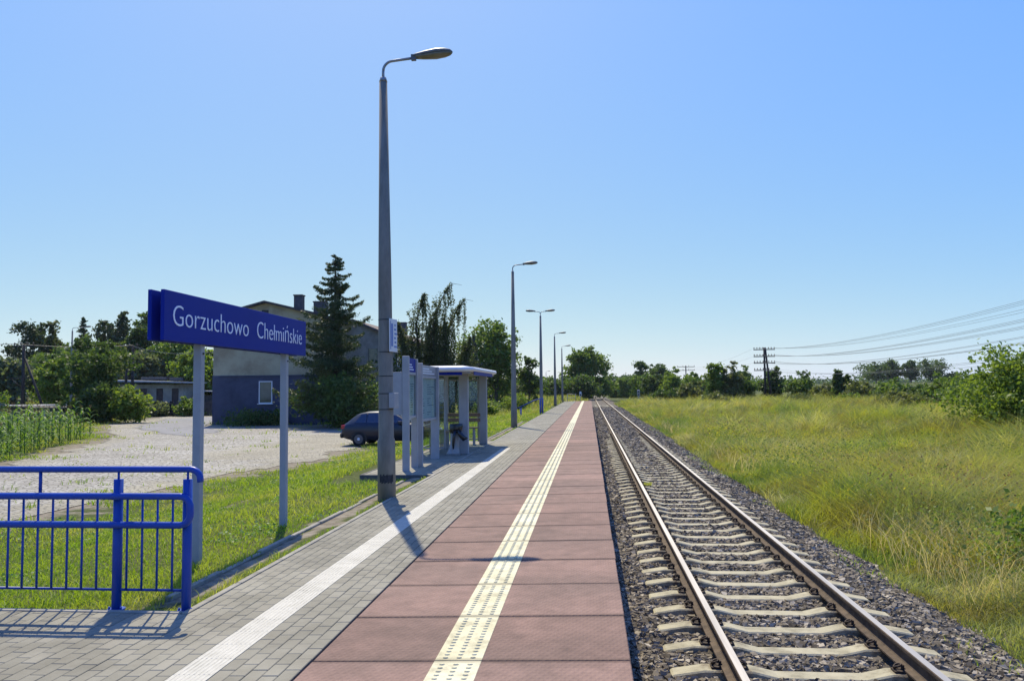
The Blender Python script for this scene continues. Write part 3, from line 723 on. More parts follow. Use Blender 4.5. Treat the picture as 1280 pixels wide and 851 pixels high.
P = [(-5.6, 0, 1.145)]+[(0, 0, 1.145)]+[(.0+.085*math.sin(a), 0, 1.145-.075*(1-math.cos(a))) for a in [R(q) for q in (20, 40, 60, 80, 90)]]+[(.087, 0, 1.04)]
add('top_rail', P, .027)
P = [(-5.6, -.062, .932), (-.05, -.062, .932)]+[(-.05+.085*math.sin(a), -.062, .847+.085*math.cos(a)) for a in [R(q) for q in (20, 40, 60, 80)]]+[(.036, -.062, .80)]+[(-.05+.085*math.cos(a), -.062, .785-.085*math.sin(a)) for a in [R(q) for q in (10, 30, 50, 70, 90)]]+[(-5.6, -.062, .70)]
add('handrail', P, .0285)
add('bottom_rail', [(-5.6, -.0, .165), (-.06, 0, .165)], .011, 8)
xx = -.135; k = 0
while xx > -5.5:
    if abs(xx+.62) > .06: add('baluster', [(xx, -.02, .165), (xx, -.02, .932)], .0095, 8)
    xx -= .1305

# far railing at the steps
t2 = empty('blue_handrail', (-3.38, 56.0, -.12)); tag(t2, 'short blue handrail sloping down beside the steps, beyond the second lamp post', 'railing')
for xx, yy, h, z0 in ((0, -.5, 1.12, 0), (.08, 1.0, 1.15, 0), (-1.3, -.5, .95, -.45), (-1.5, 1.0, .95, -.5)):
    b = MB(); b.tube([(xx, yy, z0-.1), (xx, yy, z0+h)], .04 if xx > -.5 else .03, 8); b.build('post', M['blue'], t2)
for yy in (-.5, 1.0):
    b = MB(); b.tube([(.0, yy, 1.1), (-.4, yy, 1.0), (-1.7, yy, .40)], .028, 8); b.build('handrail', M['blue'], t2)
b = MB()
for k in range(4): b.box(-.35*k-.45, 55.5, -.7, -.35*k-.1, 57, -.12-.11*k)
o = b.build('platform_steps', M['kerb'], loc=(-3.28, 0, 0)); tag(o, kind='structure')

# ---------------- notice cabinets ----------------
def cabinet(y0, y1, x, ztop, zg0, zg1, label, pw, head_m, side=None):
    t = empty('notice_cabinet', (x, y0, -.09)); tag(t, label, 'notice board', 'timetable cabinets before the shelter')
    D = y1-y0
    for yy in (0, D):
        b = MB(); b.box(-pw/2, yy-.04, -.05, pw/2, yy+.04, ztop+.09-(.0 if yy == 0 else .04), b=.008); b.build('post', M['greypost'], t)
    fr = MB()
    for z in (zg0, zg1): fr.box(-.045, .042, z-.03+.09, .045, D-.042, z+.03+.09, b=.004)
    f_ = fr.build('frame', M['greypost'], t)
    b = MB(); b.box(-.035, .044, zg1+.125, .035, D-.044, ztop+.05, b=.004); h = b.build('header_panel', head_m, t)
    b = MB()
    for sx in (-1, 1):
        for r_ in range(3):
            b.box(sx*.0352, .15, zg1+.17+.055*r_, sx*.0375, .15+(D-.4)*(1-.2*r_), zg1+.19+.055*r_)
    b.build('header_marks', M['lettering'], h)
    b = MB(); b.box(-.015, .05, zg0+.125, .0, D-.05, zg1+.055); pp = b.build('poster', M['paper'], t)
    b = MB(); rr = random.Random(int(y0*10))
    for r_ in range(14):
        for c_ in range(2):
            ya = .12+c_*(D-.2)/2; 
            if rr.random() < .85: b.box(.0005, ya, zg0+.2+r_*(zg1-zg0-.25)/14, .0025, ya+rr.uniform(.1, (D-.25)/2), zg0+.2+r_*(zg1-zg0-.25)/14+.018)
    b.build('printed_lines', mat('print_grey', (.25, .27, .33), rough=.7), pp)
    b = MB(); b.box(.030, .044, zg0+.122, .036, D-.044, zg1+.058); b.build('glass_pane', M['glass'], t)
    return t
blk = M['signblue']
c1 = cabinet(17.42, 18.3, -4.0, 2.42, 1.07, 2.04, 'narrow grey timetable cabinet with small blue header, nearest to the first lamp post', .15, blk)
b = MB(); b.box(-.46, -.02, 1.22, -.08, .02, 2.16, b=.004); sb = b.build('side_board', M['greypost'], c1); sb['label'] = 'plain pale board on the side of the cabinet'
c2 = cabinet(18.52, 20.55, -3.96, 2.30, .95, 1.98, 'wider grey poster cabinet standing right before the shelter', .21, M['alu'])

# ---------------- shelter ----------------
t = empty('waiting_shelter', (-3.8, 23.6, -.09)); tag(t, 'open platform waiting shelter with grey posts, glass walls and rounded white roof', 'shelter')
def wpt(x, y, z): return (x+3.8, y-23.6, z+.09)
def sbox(name, x0, y0, z0, x1, y1, z1, m, b_=.01, parent=None):
    a = wpt(x0, y0, z0); c = wpt(x1, y1, z1); q = MB(); q.box(*a, *c, b=b_); return q.build(name, m, parent or t)
BX = -4.62
for (x, y, w) in ((-3.42, 21.9, .13), (-3.42, 25.9, .13), (BX, 21.9, .07), (BX, 25.9, .07), (BX, 23.9, .05)):
    sbox('post', x-w, y-w*.55, -.09, x+w, y+w*.55, 2.12, M['greypost'], .02)
# roof: lofted rounded shape
b = MB(); rings = []
x0, x1, y0, y1 = -4.85, -2.98, 20.75, 26.35
zb, zt = 2.13, 2.30
for (ins, z) in ((.10, zb), (.02, zb+.03), (0, zb+.08), (.03, zb+.13), (.14, zt-.03), (.4, zt)):
    pts = []; rc = .35
    for (cx_, cy_, a0) in ((x1-rc, y0+rc, -90), (x1-rc, y1-rc, 0), (x0+rc, y1-rc, 90), (x0+rc, y0+rc, 180)):
        for q in range(6):
            a = R(a0+q*18); rr_ = max(.02, rc-ins); pts.append(wpt(cx_+rr_*math.cos(a)*1.0+0, cy_+rr_*math.sin(a), z+.0*(x1-cx_)))
    rings.append(pts)
b.loft(rings, 0); roof = b.build('roof', M['white'], t)
sbox('fascia', -3.045, 21.2, 2.05, -3.025, 25.2, 2.165, M['signblue'], .003, roof)
sbox('fascia', -4.5, 20.86, 2.05, -3.3, 20.88, 2.15, M['signblue'], .003, roof)
sbox('ceiling_panel', -4.72, 20.92, 2.095, -3.1, 26.2, 2.127, M['greypost'], .003, roof)
b = MB(); a = wpt(-4.1, 23.2, 2.29); b.box(a[0]-.04, a[1]-.04, a[2], a[0]+.04, a[1]+.04, a[2]+.07, b=.01); b.build('roof_vent', M['white'], roof)
# glazing
for (xa, ya, xb, yb) in ((BX, 22.0, BX, 23.82), (BX, 23.98, BX, 25.82), (BX+.1, 21.9, -3.95, 21.9), (BX+.1, 25.9, -3.6, 25.9)):
    gx = .004 if xa == xb else 0; gy = .004 if ya == yb else 0
    sbox('glass_pane', xa-gx, ya-gy, .12, xb+gx, yb+gy, 1.95, M['glass'], 0)
    for z in (.08, 1.98): sbox('glazing_bar', xa-.02*(xa == xb), ya-.02*(ya == yb), z-.02, xb+.02*(xa == xb), yb+.02*(ya == yb), z+.02, M['alu'], .003)
sbox('glazing_bar', -3.97, 21.88, .06, -3.93, 21.92, 2.0, M['alu'], .003); sbox('glazing_bar', -3.60, 25.88, .0, -3.56, 25.92, 2.0, M['alu'], .003)
# benches (fixed to the shelter)
b1 = empty('bench'); b1.parent = t
for z in (.44,):
    for k in range(3): sbox('slat', -4.50+.13*k, 22.1, z, -4.39+.13*k, 24.3, z+.035, M['wood'], .006, b1)
for z in (.58, .72): sbox('slat', -4.56, 22.1, z, -4.525, 24.3, z+.10, M['wood'], .006, b1)
for yy in (22.4, 24.0): sbox('leg', -4.48, yy, -.09, -4.20, yy+.05, .44, M['alu'], .006, b1)
b2 = empty('bench'); b2.parent = t
for k in range(3): sbox('slat', -4.45, 25.42+.12*k, .44, -3.55, 25.53+.12*k, .475, M['wood'], .006, b2)
for z in (.64, .80): sbox('slat', -4.55, 25.80, z, -3.50, 25.835, z+.11, M['wood'], .006, b2)
for xx in (-4.3, -3.7): sbox('leg', xx, 25.45, -.09, xx+.05, 25.72, .44, M['alu'], .006, b2)
# poster on the glass
sbox('poster', -4.6, 22.9, .95, -4.595, 23.5, 1.6, mat('blue_poster', (.08, .16, .32), (.30, .40, .52), 6, .6), 0)
# litter bin beside the front post
t = empty('litter_bin', (-3.62, 21.62, -.09)); tag(t, 'grey flared litter bin with black bag hanging over its rim, against the front shelter post', 'bin')
b = MB(); rr_ = []
for z, ra, dx in ((0, .20, -.06), (.08, .17, -.05), (.25, .12, -.02), (.5, .13, 0), (.78, .16, .02), (.80, .165, .02)):
    rr_.append([(dx+ra*math.cos(R(q*24)), ra*.8*math.sin(R(q*24)), z) for q in range(15)])
b.loft(rr_, 0); b.build('bin_body', M['alu'], t)
b = MB(); rr_ = []
for z, ra, dx in ((.84, .12, .03), (.845, .16, .03), (.80, .185, .03), (.70, .178, .02), (.62, .17, .01)):
    rr_.append([(dx+(ra+.012*math.sin(q*2.3+z*9))*math.cos(R(q*24)), (ra+.01*math.cos(q*3.1))*.85*math.sin(R(q*24)), z-(.05*math.sin(q*1.9) if z < .66 else 0)) for q in range(15)])
b.loft(rr_, 0, cap=True); bag = b.build('bin_bag', M['bag'], t)
b = MB(); b.tube([(.02, -.16, .66), (.0, -.19, .5), (-.02, -.19, .30), (-.02, -.18, .18)], [.05, .045, .035, .015], 8)
b.tube([(.12, -.14, .68), (.19, -.17, .55), (.27, -.16, .46), (.36, -.14, .48)], [.06, .075, .08, .03], 8); b.build('hanging_fold', M['bag'], bag)

# ---------------- cars ----------------
def make_car(label, group=None, cat='car'):
    t = empty('parked_car'); tag(t, label, cat, group)
    # side profile stations along x (0 = rear) : x, z_low, z_belt, z_top, halfwidth low, belt, roof
    L_ = 4.15
    st = [(0.0, .50, .62, .64, .60, .66, .62), (.05, .36, .78, .84, .74, .80, .72), (.22, .30, .90, .98, .80, .84, .70), (.45, .26, .93, 1.19, .83, .86, .66), (.75, .24, .94, 1.37, .84, .865, .62), (1.1, .23, .94, 1.44, .85, .87, .60), (1.7, .22, .94, 1.46, .85, .87, .60), (2.15, .22, .94, 1.43, .85, .87, .59), (2.6, .22, .93, 1.27, .85, .87, .60), (3.0, .22, .91, 1.02, .85, .86, .64), (3.15, .23, .89, .95, .85, .86, .68), (3.6, .25, .84, .87, .84, .84, .66), (3.95, .30, .74, .77, .78, .78, .60), (4.12, .38, .60, .62, .64, .66, .52), (4.15, .44, .55, .56, .56, .58, .50)]
    b = MB(); rings = []
    for x, zl, zbv, ztv, wl_, wb, wr in st:
        half = [(wl_*.9, zl), (wl_, zl+.10), (wb*1.01, (zl+zbv)/2+.05), (wb, zbv-.03), (wb-.02, zbv), (wr+(wb-wr)*.12, ztv-.04*(ztv > 1)), (wr*.85, ztv), (wr*.4, ztv+.02)]
        rings.append([(x, w_, z) for w_, z in half]+[(x, -w_, z) for w_, z in half[::-1]])
    b.loft(rings, 0); body = b.build('body', M['carpaint'], t)
    # wheel-arch dark discs + wheels
    for wx in (.82, 3.38):
        for s in (-1, 1):
            b = MB(); q = [(wx+.36*math.cos(R(a)), .30+.36*math.sin(R(a))) for a in range(-10, 191, 20)]
            b.prism(q, 1, s*.80, s*.874); b.build('wheel_arch', M['plastic'], t)
            wh = empty('wheel'); wh.parent = t; wh.location = (wx, s*.80, .30)
            b = MB(); rg_ = []
            for yy, ra in ((-.09, .24), (-.09, .285), (-.06, .30), (.06, .30), (.09, .285), (.09, .24)):
                rg_.append([(ra*math.cos(R(a)), yy*s, ra*math.sin(R(a))) for a in range(0, 360, 15)])
            b.loft(rg_, 0); b.build('tyre', M['tyre'], wh)
            b = MB()
            b.tube([(0, s*.085, 0), (0, s*.1, 0)], [.20, .19], 20); b.build('rim', M['rim'], wh)
            b = MB(); b.tube([(0, s*.1, 0), (0, s*.115, 0)], [.065, .05], 12); b.build('hub_cap', M['headl'], wh)
    # side windows
    for s in (-1, 1):
        for poly in ([(.62, .975), (1.12, .975), (1.12, 1.375), (.88, 1.35)], [(1.17, .975), (2.0, .975), (2.0, 1.385), (1.17, 1.385)], [(2.06, .975), (2.92, .975), (2.5, 1.25), (2.28, 1.355), (2.06, 1.38)]):
            b = MB(); vo = []; vi = []
            for x, z in poly:
                k = (z-.94)/.5; w_ = .862-(.862-.625)*max(0, k)**.9
                vo.append((x, s*(w_+.012), z)); vi.append((x, s*(w_-.03), z))
            n = len(poly); b.add(vo+vi, [tuple(range(n)), tuple(range(2*n-1, n-1, -1))]+[(i, (i+1) % n, n+(i+1) % n, n+i) for i in range(n)])
            b.build('side_window', M['carglass'], t)
        b = MB(); b.box(1.25, s*.868, .80, 1.42, s*.888, .83, b=.005); b.build('door_handle', M['carpaint'], t)
        b = MB(); b.box(2.55, s*.88, .93, 2.75, s*1.02, 1.07, b=.03); b.build('wing_mirror', M['carpaint'], t)
        b = MB(); b.box(.01, s*.52, .72, .26, s*.83, .90, b=.03); b.build('tail_light', M['red'], t)
        b = MB(); b.box(3.85, s*.45, .58, 4.09, s*.74, .70, b=.03); b.build('headlight', M['headl'], t)
        b = MB(); b.box(1.145, s*.866, .30, 1.155, s*.872, .93); b.box(2.025, s*.866, .30, 2.035, s*.872, .93); b.build('door_gap', M['plastic'], t)
    b = MB(); b.add([(.27, -.60, 1.00), (.27, .60, 1.00), (.66, .52, 1.335), (.66, -.52, 1.335), (.33, -.60, .97), (.33, .60, .97), (.72, .52, 1.30), (.72, -.52, 1.30)], [(0, 1, 2, 3), (7, 6, 5, 4), (0, 4, 5, 1), (3, 2, 6, 7), (0, 3, 7, 4), (1, 5, 6, 2)]); b.build('rear_window', M['carglass'], t)
    b = MB(); b.add([(3.02, -.66, 1.035), (3.02, .66, 1.035), (2.3, .53, 1.42), (2.3, -.53, 1.42), (2.96, -.66, .98), (2.96, .66, .98), (2.24, .53, 1.36), (2.24, -.53, 1.36)], [(3, 2, 1, 0), (4, 5, 6, 7), (0, 1, 5, 4), (3, 7, 6, 2), (0, 4, 7, 3), (1, 2, 6, 5)]); b.build('windscreen', M['carglass'], t)
    b = MB(); b.box(-.06, -.78, .34, .10, .78, .56, b=.05); b.build('rear_bumper', M['plastic'], t)
    b = MB(); b.box(4.02, -.72, .26, 4.18, .72, .46, b=.05); b.build('front_bumper', M['plastic'], t)
    return t
car = make_car('dark blue hatchback parked behind the nearest lamp post, tail to the left')
car.location = (-10.55, 34.6, float(G(-9, 34.6))+.01); car.rotation_euler.z = R(-3)

# ---------------- buildings ----------------
def window(t, x0, x1, z0, z1, y, m_f, m_p, sill=True, panes=1, axis=1):
    """recessed window on a wall facing -y (axis 1) or +x (axis 0, then x0,x1 are y's and y is x)"""
    s = -1 if axis == 1 else 1
    def bx(b, a0, a1, za, zc, d0, d1):
        if axis == 1: b.box(a0, y+s*d0, za, a1, y+s*d1, zc)
        else: b.box(y+s*d0, a0, za, y+s*d1, a1, zc)
    w = .07; b = MB()
    bx(b, x0, x1, z1-w, z1, .0, .04); bx(b, x0, x1, z0, z0+w, .0, .04); bx(b, x0, x0+w, z0+w, z1-w, .0, .04); bx(b, x1-w, x1, z0+w, z1-w, .0, .04)
    if panes > 1: bx(b, (x0+x1)/2-.03, (x0+x1)/2+.03, z0+w, z1-w, 0, .038)
    wn_ = b.build('window', m_f, t)
    b = MB(); bx(b, x0+w, x1-w, z0+w, z1-w, .003, .015); b.build('pane', m_p, wn_)
    if sill: b = MB(); bx(b, x0-.08, x1+.08, z0-.06, z0-.005, .0, .14); b.build('sill', m_f, wn_)
def wall_block(t, x0, x1, y0, y1, zb, ze, zr, ridge, mw, mr, over=.35, plinth=None):
    """gabled block, ridge along y at x=ridge"""
    b = MB(); b.prism([(x0, zb), (x1, zb), (x1, ze), (ridge, zr), (x0, ze)], 1, y0, y1); b.build('wall', mw, t)
    if plinth:
        b = MB(); b.box(x0-.03, y0-.03, zb-.05, x1+.03, y1+.03, plinth); b.build('plinth', M['plinth'], t)
    b = MB(); th = .16
    sl0 = (zr-ze)/(ridge-x0); sl1 = (zr-ze)/(x1-ridge)
    b.prism([(x0-over, ze-sl0*over+.01), (ridge, zr+.01), (x1+over, ze-sl1*over+.01), (x1+over, ze-sl1*over+th), (ridge, zr+th), (x0-over, ze-sl0*over+th)], 1, y0-over, y1+over)
    return b.build('roof', mr, t)
def chimney(roof, x, y, z0, z1, w=.6):
    b = MB(); b.box(x-w/2, y-w/2, z0, x+w/2, y+w/2, z1, b=.02); b.box(x-w/2-.05, y-w/2-.05, z1+.002, x+w/2+.05, y+w/2+.05, z1+.10, b=.02); b.build('chimney', M['chimney'], roof)
GY = -.72
t = empty('station_building', (0, 0, 0)); tag(t, 'large old two-storey house with blank grey gable wall, blue-grey plinth and low pitched roof', 'house')
rf = wall_block(t, -27.0, -19.0, 56, 66, GY-.3, 7.0, 8.0, -23.1, M['plaster'], M['roof'], plinth=2.82)
chimney(rf, -21.55, 58.5, 7.3, 8.75, .62); chimney(rf, -20.9, 61.5, 7.2, 8.55, .9)
window(t, -23.55, -22.55, .80, 2.40, 55.966, M['white'], M['pane'])
b = MB(); b.box(-23.4, 55.96, 7.25, -22.9, 55.995, 7.5); b.build('vent', M['darkmetal'], t)
b = MB(); b.box(-26.5, 55.9, 2.75, -19.1, 55.97, 2.8); b.build('ledge', M['plinth'], t)
b = MB(); b.tube([(-18.72, 55.7, 6.86), (-18.72, 66.3, 6.86)], .08, 8); b.build('gutter', M['darkmetal'], rf)
b = MB(); b.tube([(-18.9, 55.9, GY), (-18.9, 55.9, 6.7)], .06, 8); b.build('drainpipe', M['darkmetal'], t)
rf2 = wall_block(t, -21.5, -15.6, 62, 84, GY-.3, 5.9, 7.1, -18.4, M['plaster2'], M['brickroof'], plinth=2.2)
chimney(rf2, -17.9, 70, 6.6, 8.4, .8); chimney(rf2, -18.2, 78, 6.6, 8.2, .7)
for yy in (64.5, 69, 73.5, 78):
    for z in (.7, 3.6): window(t, yy, yy+1.2, z, z+1.6, -15.566, M['white'], M['pane'], panes=2, axis=0)
window(t, -17.3, -16.4, 3.5, 5.0, 61.99, M['plaster2'], M['pane']); window(t, -17.3, -16.4, .9, 2.1, 61.955, M['white'], M['pane'])
b = MB(); b.tube([(-15.45, 61.85, GY), (-15.45, 61.85, 5.8)], .07, 8); b.build('drainpipe', M['darkmetal'], t)

t = empty('low_outbuilding'); tag(t, 'long low grey outbuilding with flat pale roof and boarded windows behind the yard', 'house')
zb_ = -1.0
b = MB(); b.box(-55.5, 86, zb_-.3, -44.9, 92, 2.55); b.build('wall', M['plaster2'], t)
b = MB(); b.prism([(-56.2, 3.0), (-44.2, 2.65), (-44.2, 2.8), (-56.2, 3.2)], 1, 85.3, 92.6); r_ = b.build('roof', M['shedroof'], t)
b = MB(); b.box(-51, 88, 3.1, -48, 90, 3.45); b.box(-47.6, 88, 3.0, -46, 90, 3.35); b.build('roof_hatch', M['kerbdark'], r_)
for k, xx in enumerate((-53.8, -49.9, -48.0, -46.2)): window(t, xx, xx+.75, .45, 2.1, 86, M['boarded'], M['boarded'], sill=False)
b = MB(); b.box(-50.6, 82.5, -.35, -44.0, 85.9, -.2); b.box(-50.5, 82.6, zb_, -50.35, 82.75, -.35); b.box(-44.2, 82.6, zb_, -44.1, 82.75, -.35); b.build('lean_to', M['kerbdark'], t)
t = empty('small_shed'); tag(t, 'small dim shed with pale mono-pitch roof between the low outbuilding and the big house', 'shed')
b = MB(); b.box(-43.8, 88, -1.3, -36, 92, 1.3); b.build('wall', M['fencewood'], t)
b = MB(); b.prism([(-44.1, 1.75), (-35.8, 1.35), (-35.8, 1.45), (-44.1, 1.85)], 1, 87.6, 92.3); b.build('roof', M['shedroof'], t)
t = empty('plank_fence'); tag(t, 'dark plank fence overgrown with ivy at the far edge of the yard', 'fence')
b = MB(); x = -46.5
while x < -35.5:
    b.box(x, 76.0+(x+46)*.1, -1.0, x+.17, 76.04+(x+46)*.1, .72+random.uniform(-.06, .06)); x += .185
b.build('planks', M['fencewood'], t)
for q in range(5): b = MB(); b.box(-46.3+q*2.6, 76.1, -1, -46.15+q*2.6, 76.4, .8); b.build('post', M['polewood'], t)
t = empty('garden_shed'); tag(t, 'low dark garden shed with flat roof behind the corn, beside the wooden utility pole', 'shed')
b = MB(); b.box(-46.0, 60, -.9, -41.2, 63, .40); b.build('wall', mat('blue_grey_boards', (.05, .06, .075), (.09, .10, .12), 3, .8), t)
b = MB(); b.prism([(-46.3, .66), (-41.0, .44), (-41.0, .52), (-46.3, .74)], 1, 59.7, 63.3); b.build('roof', M['roof'], t)
b = MB(); b.box(-42.9, 59.9, -.9, -42.6, 59.99, .40); b.build('corner_board', M['greypost'], t)
t = empty('flat_roof_shed'); tag(t, 'shed with pale flat roof at the left edge behind the corn', 'shed')
b = MB(); b.box(-52, 66, -.9, -47.3, 69, .55); b.build('wall', M['fencewood'], t)
b = MB(); b.box(-52.4, 65.6, .556, -47.0, 69.4, .68); b.build('roof', M['shedroof'], t)
b = MB(); b.box(-.16, -.16, -.2, .16, .16, 2.0, b=.02); b.box(-.19, -.19, 2.002, .19, .19, 2.08, b=.01)
b.build('concrete_gatepost', M['concrete'], loc=(-31.7, 41, -.7)); tag(COL.objects['concrete_gatepost'], 'weathered square concrete gatepost at the left edge beside the corn', 'post')

# ---------------- utility poles and wires ----------------
def crossarm(parent, z, w, n, x0=0, y0=0, pins=True):
    b = MB(); b.box(x0-w, y0-.07, z-.065, x0+w, y0+.07, z+.065); c = b.build('crossarm', M['polewood'], parent)
    for k in range(n):
        xx = x0-w+.08+(2*w-.16)*k/(n-1) if n > 1 else x0
        if abs(xx-x0) < .12: continue
        b = MB(); b.tube([(xx, y0, z+.06), (xx, y0, z+.14), (xx, y0, z+.16), (xx, y0, z+.28), (xx, y0, z+.34)], [.02, .02, .07, .075, .035], 7); b.build('insulator', M['insul'], c)
def telegraph(x, y, label, h=7.9, aframe=False, arms=(7.6, 6.8, 6.0, 5.1), w=1.15, n=6, z=None, name='telegraph_pole', group='telegraph poles right of the track'):
    z = float(G(x, y)) if z is None else z
    t = empty(name, (x, y, z)); tag(t, label, 'pole', group)
    b = MB(); b.tube([(0, 0, -.4), (0, 0, h)], [.17, .13], 10); b.build('pole', M['polewood'], t)
    if aframe:
        b = MB(); b.tube([(.95, 0, -.4), (.16, 0, h-.1)], [.16, .12], 10); b.build('strut', M['polewood'], t)
        b = MB(); b.box(-.1, -.08, 1.0, .95, .08, 1.16); b.box(-.1, -.08, h*.60, .5, .08, h*.60+.1); b.build('brace', M['polewood'], t)
    for a in arms: crossarm(t, a, w, n)
    return t
AP = (25.2, 119.5)
P0 = telegraph(AP[0], AP[1], 'dark A-frame telegraph pole with stacked crossarms and insulators above the bushes', h=8.35, aframe=True, arms=(8.05, 7.05, 6.1, 5.05), w=1.5, n=8)
NP = (25.2, 42.0)
telegraph(NP[0], NP[1], 'tall telegraph pole with stacked crossarms on the right, carrying the near end of the wires', z=float(G(*NP))-.75, h=8.6, arms=(8.05, 7.05, 6.1, 5.05), w=1.5, n=8)
telegraph(24.5, 209, 'thick telegraph pole with a single T crossarm above the treeline', h=8.2, arms=(7.9, 7.0), w=2.2, n=4)
telegraph(24, 282, 'thin distant telegraph pole between the T-topped pole and the far trees', h=9.2, arms=(), n=2)
telegraph(23.5, 385, 'most distant telegraph pole, barely rising over the treeline', h=9.5, arms=(9.1,), w=1.2, n=2)
def wire(p, q, sag, label, group, rad=.012, n=14):
    a = Vector(p); b_ = Vector(q); pts = []
    for k in range(n+1):
        s_ = k/n; v = a.lerp(b_, s_); v.z -= sag*4*s_*(1-s_); pts.append(v-a)
    m_ = MB(); m_.tube(pts, rad, 4, cap=False); o = m_.build('overhead_wire', M['wire'], loc=a, fix=False); tag(o, label, 'wire', group); return o
zA = float(G(*AP)); zN = float(G(*NP))-.75
xsA = [-1.5+.08+2.84*k/7 for k in range(8)]
for arm_i, (za, ks) in enumerate(((8.05, (0, 1, 2, 5, 7)), (7.05, (0, 1, 2, 5, 6, 7)), (6.1, (0, 1, 5, 6, 7)), (5.05, (0, 2, 7)))):
    nm = ('top', 'second', 'third', 'lowest')[arm_i]
    for k in ks:
        wire((AP[0]+xsA[k], AP[1], zA+za+.22), (NP[0]+xsA[k], NP[1], zN+za+.22), .95+.05*random.random(), 'thin overhead wire on the %s crossarm level right of the A-frame pole' % nm, 'overhead wires right of the A-frame pole, %s level' % nm, rad=.0095)
for za, k in ((8.05, 0), (7.05, 1), (6.1, 1)):
    wire((AP[0]+xsA[k], AP[1], zA+za+.22), (24.5-1.8+.6*k, 209, float(G(24.5, 209))+8.0), 1.2, 'thin overhead wire receding left from the A-frame pole to the T-topped pole', 'overhead wires behind the A-frame pole', rad=.0095)

# left side poles
t = telegraph(-52.0, 70, 'wooden utility pole with raking strut and small crossarms, left of the yard lamp', h=6.9, arms=(6.75,), w=1.0, n=4, z=-.7, name='utility_pole', group='poles behind the yard')
b = MB(); b.tube([(2.6, 0, -.3), (.15, 0, 5.6)], [.13, .10], 8); b.build('strut', M['polewood'], t)
b = MB(); b.box(-1.35, -.05, 3.75, .6, .05, 3.85); b.tube([(-1.2, 0, 3.75), (-.1, 0, 2.9)], .04, 6); b.build('bracket', M['polewood'], t)
telegraph(-47.3, 80, 'plain wooden pole in front of the low outbuilding, right one of the close pair', h=7.3, arms=(7.1,), w=.5, n=2, z=-.7, name='utility_pole', group='poles behind the yard')
telegraph(-48.5, 80.4, 'slightly leaning wooden pole in front of the low outbuilding, left one of the close pair', h=5.6, arms=(), z=-.7, name='utility_pole', group='poles behind the yard').rotation_euler.y = R(4)
wire((-53, 70, 6.3), (-47.3, 80, 6.6), .25, 'overhead wire from the strutted pole to the pole by the outbuilding', 'wires behind the yard', rad=.018)
wire((-90, 60, 6.1), (-52.8, 70, 6.3), .5, 'overhead wire crossing the left edge to the strutted pole', 'wires behind the yard', rad=.018)
wire((-47.3, 80, 6.5), (-27.1, 60, 5.0), .6, 'overhead wire from the pole by the outbuilding to the big house', 'wires behind the yard', rad=.018)
lamp(-48.5, 71.8, 'dark lamp post with long arm standing between the trees left of the yard', H=8.2, group='lamp posts away from the platform', zb=-.7, armlen=1.2)
lamp(-18.0, 228, 'tiny distant lamp post right of the dense dark tree', H=7.0, group='lamp posts away from the platform', zb=-.3)
lamp(-12.5, 235, 'tiny distant lamp post between the third and fourth platform lamps', H=6.6, group='lamp posts away from the platform', zb=-.3)

# marker sign at platform end, low barrier and dwarf signal
t = empty('marker_sign', (-1.25, 113, -.15)); tag(t, 'small white and dark marker board on a post beyond the platform end', 'sign')
b = MB(); b.tube([(0, 0, -.5), (0, 0, .85)], .03, 8); b.build('post', M['galv'], t)
b = MB(); b.prism([(-.2, .75), (.2, .75), (.12, 1.35), (-.12, 1.35)], 1, -.06, -.03); bd = b.build('board', M['white'], t)
b = MB(); b.box(-.13, -.065, .80, .13, -.061, 1.0); b.build('dark_band', M['darkmetal'], bd)
t = empty('end_barrier', (-3.0, 110.5, -.2)); tag(t, 'thin grey tube barrier across the far end of the platform', 'barrier')
for xx in (0, 1.1): b = MB(); b.tube([(xx, 0, -.3), (xx, 0, 1.1)], .03, 8); b.build('post', M['galv'], t)
for z in (.55, 1.08): b = MB(); b.tube([(-.1, 0, z), (1.2, 0, z)], .028, 8); b.build('rail', M['galv'], t)
t = empty('dwarf_signal', (8.0, 134, -.9)); tag(t, 'low grey signal with small round lamps half hidden in the tall grass', 'signal')
b = MB(); b.box(-.45, -.4, -.2, .45, .4, .7, b=.05); b.build('base', M['concrete'], t)
b = MB(); b.tube([(0, 0, .7), (0, 0, 1.2)], .08, 8); b.build('post', M['alu'], t)
b = MB(); b.box(-.22, -.15, 1.15, .22, .15, 2.2, b=.08); hd = b.build('signal_head', M['alu'], t)
for z in (1.42, 1.9): b = MB(); b.tube([(0, -.16, z), (0, -.3, z)], .12, 12); b.build('signal_lamp', M['darkmetal'], hd)

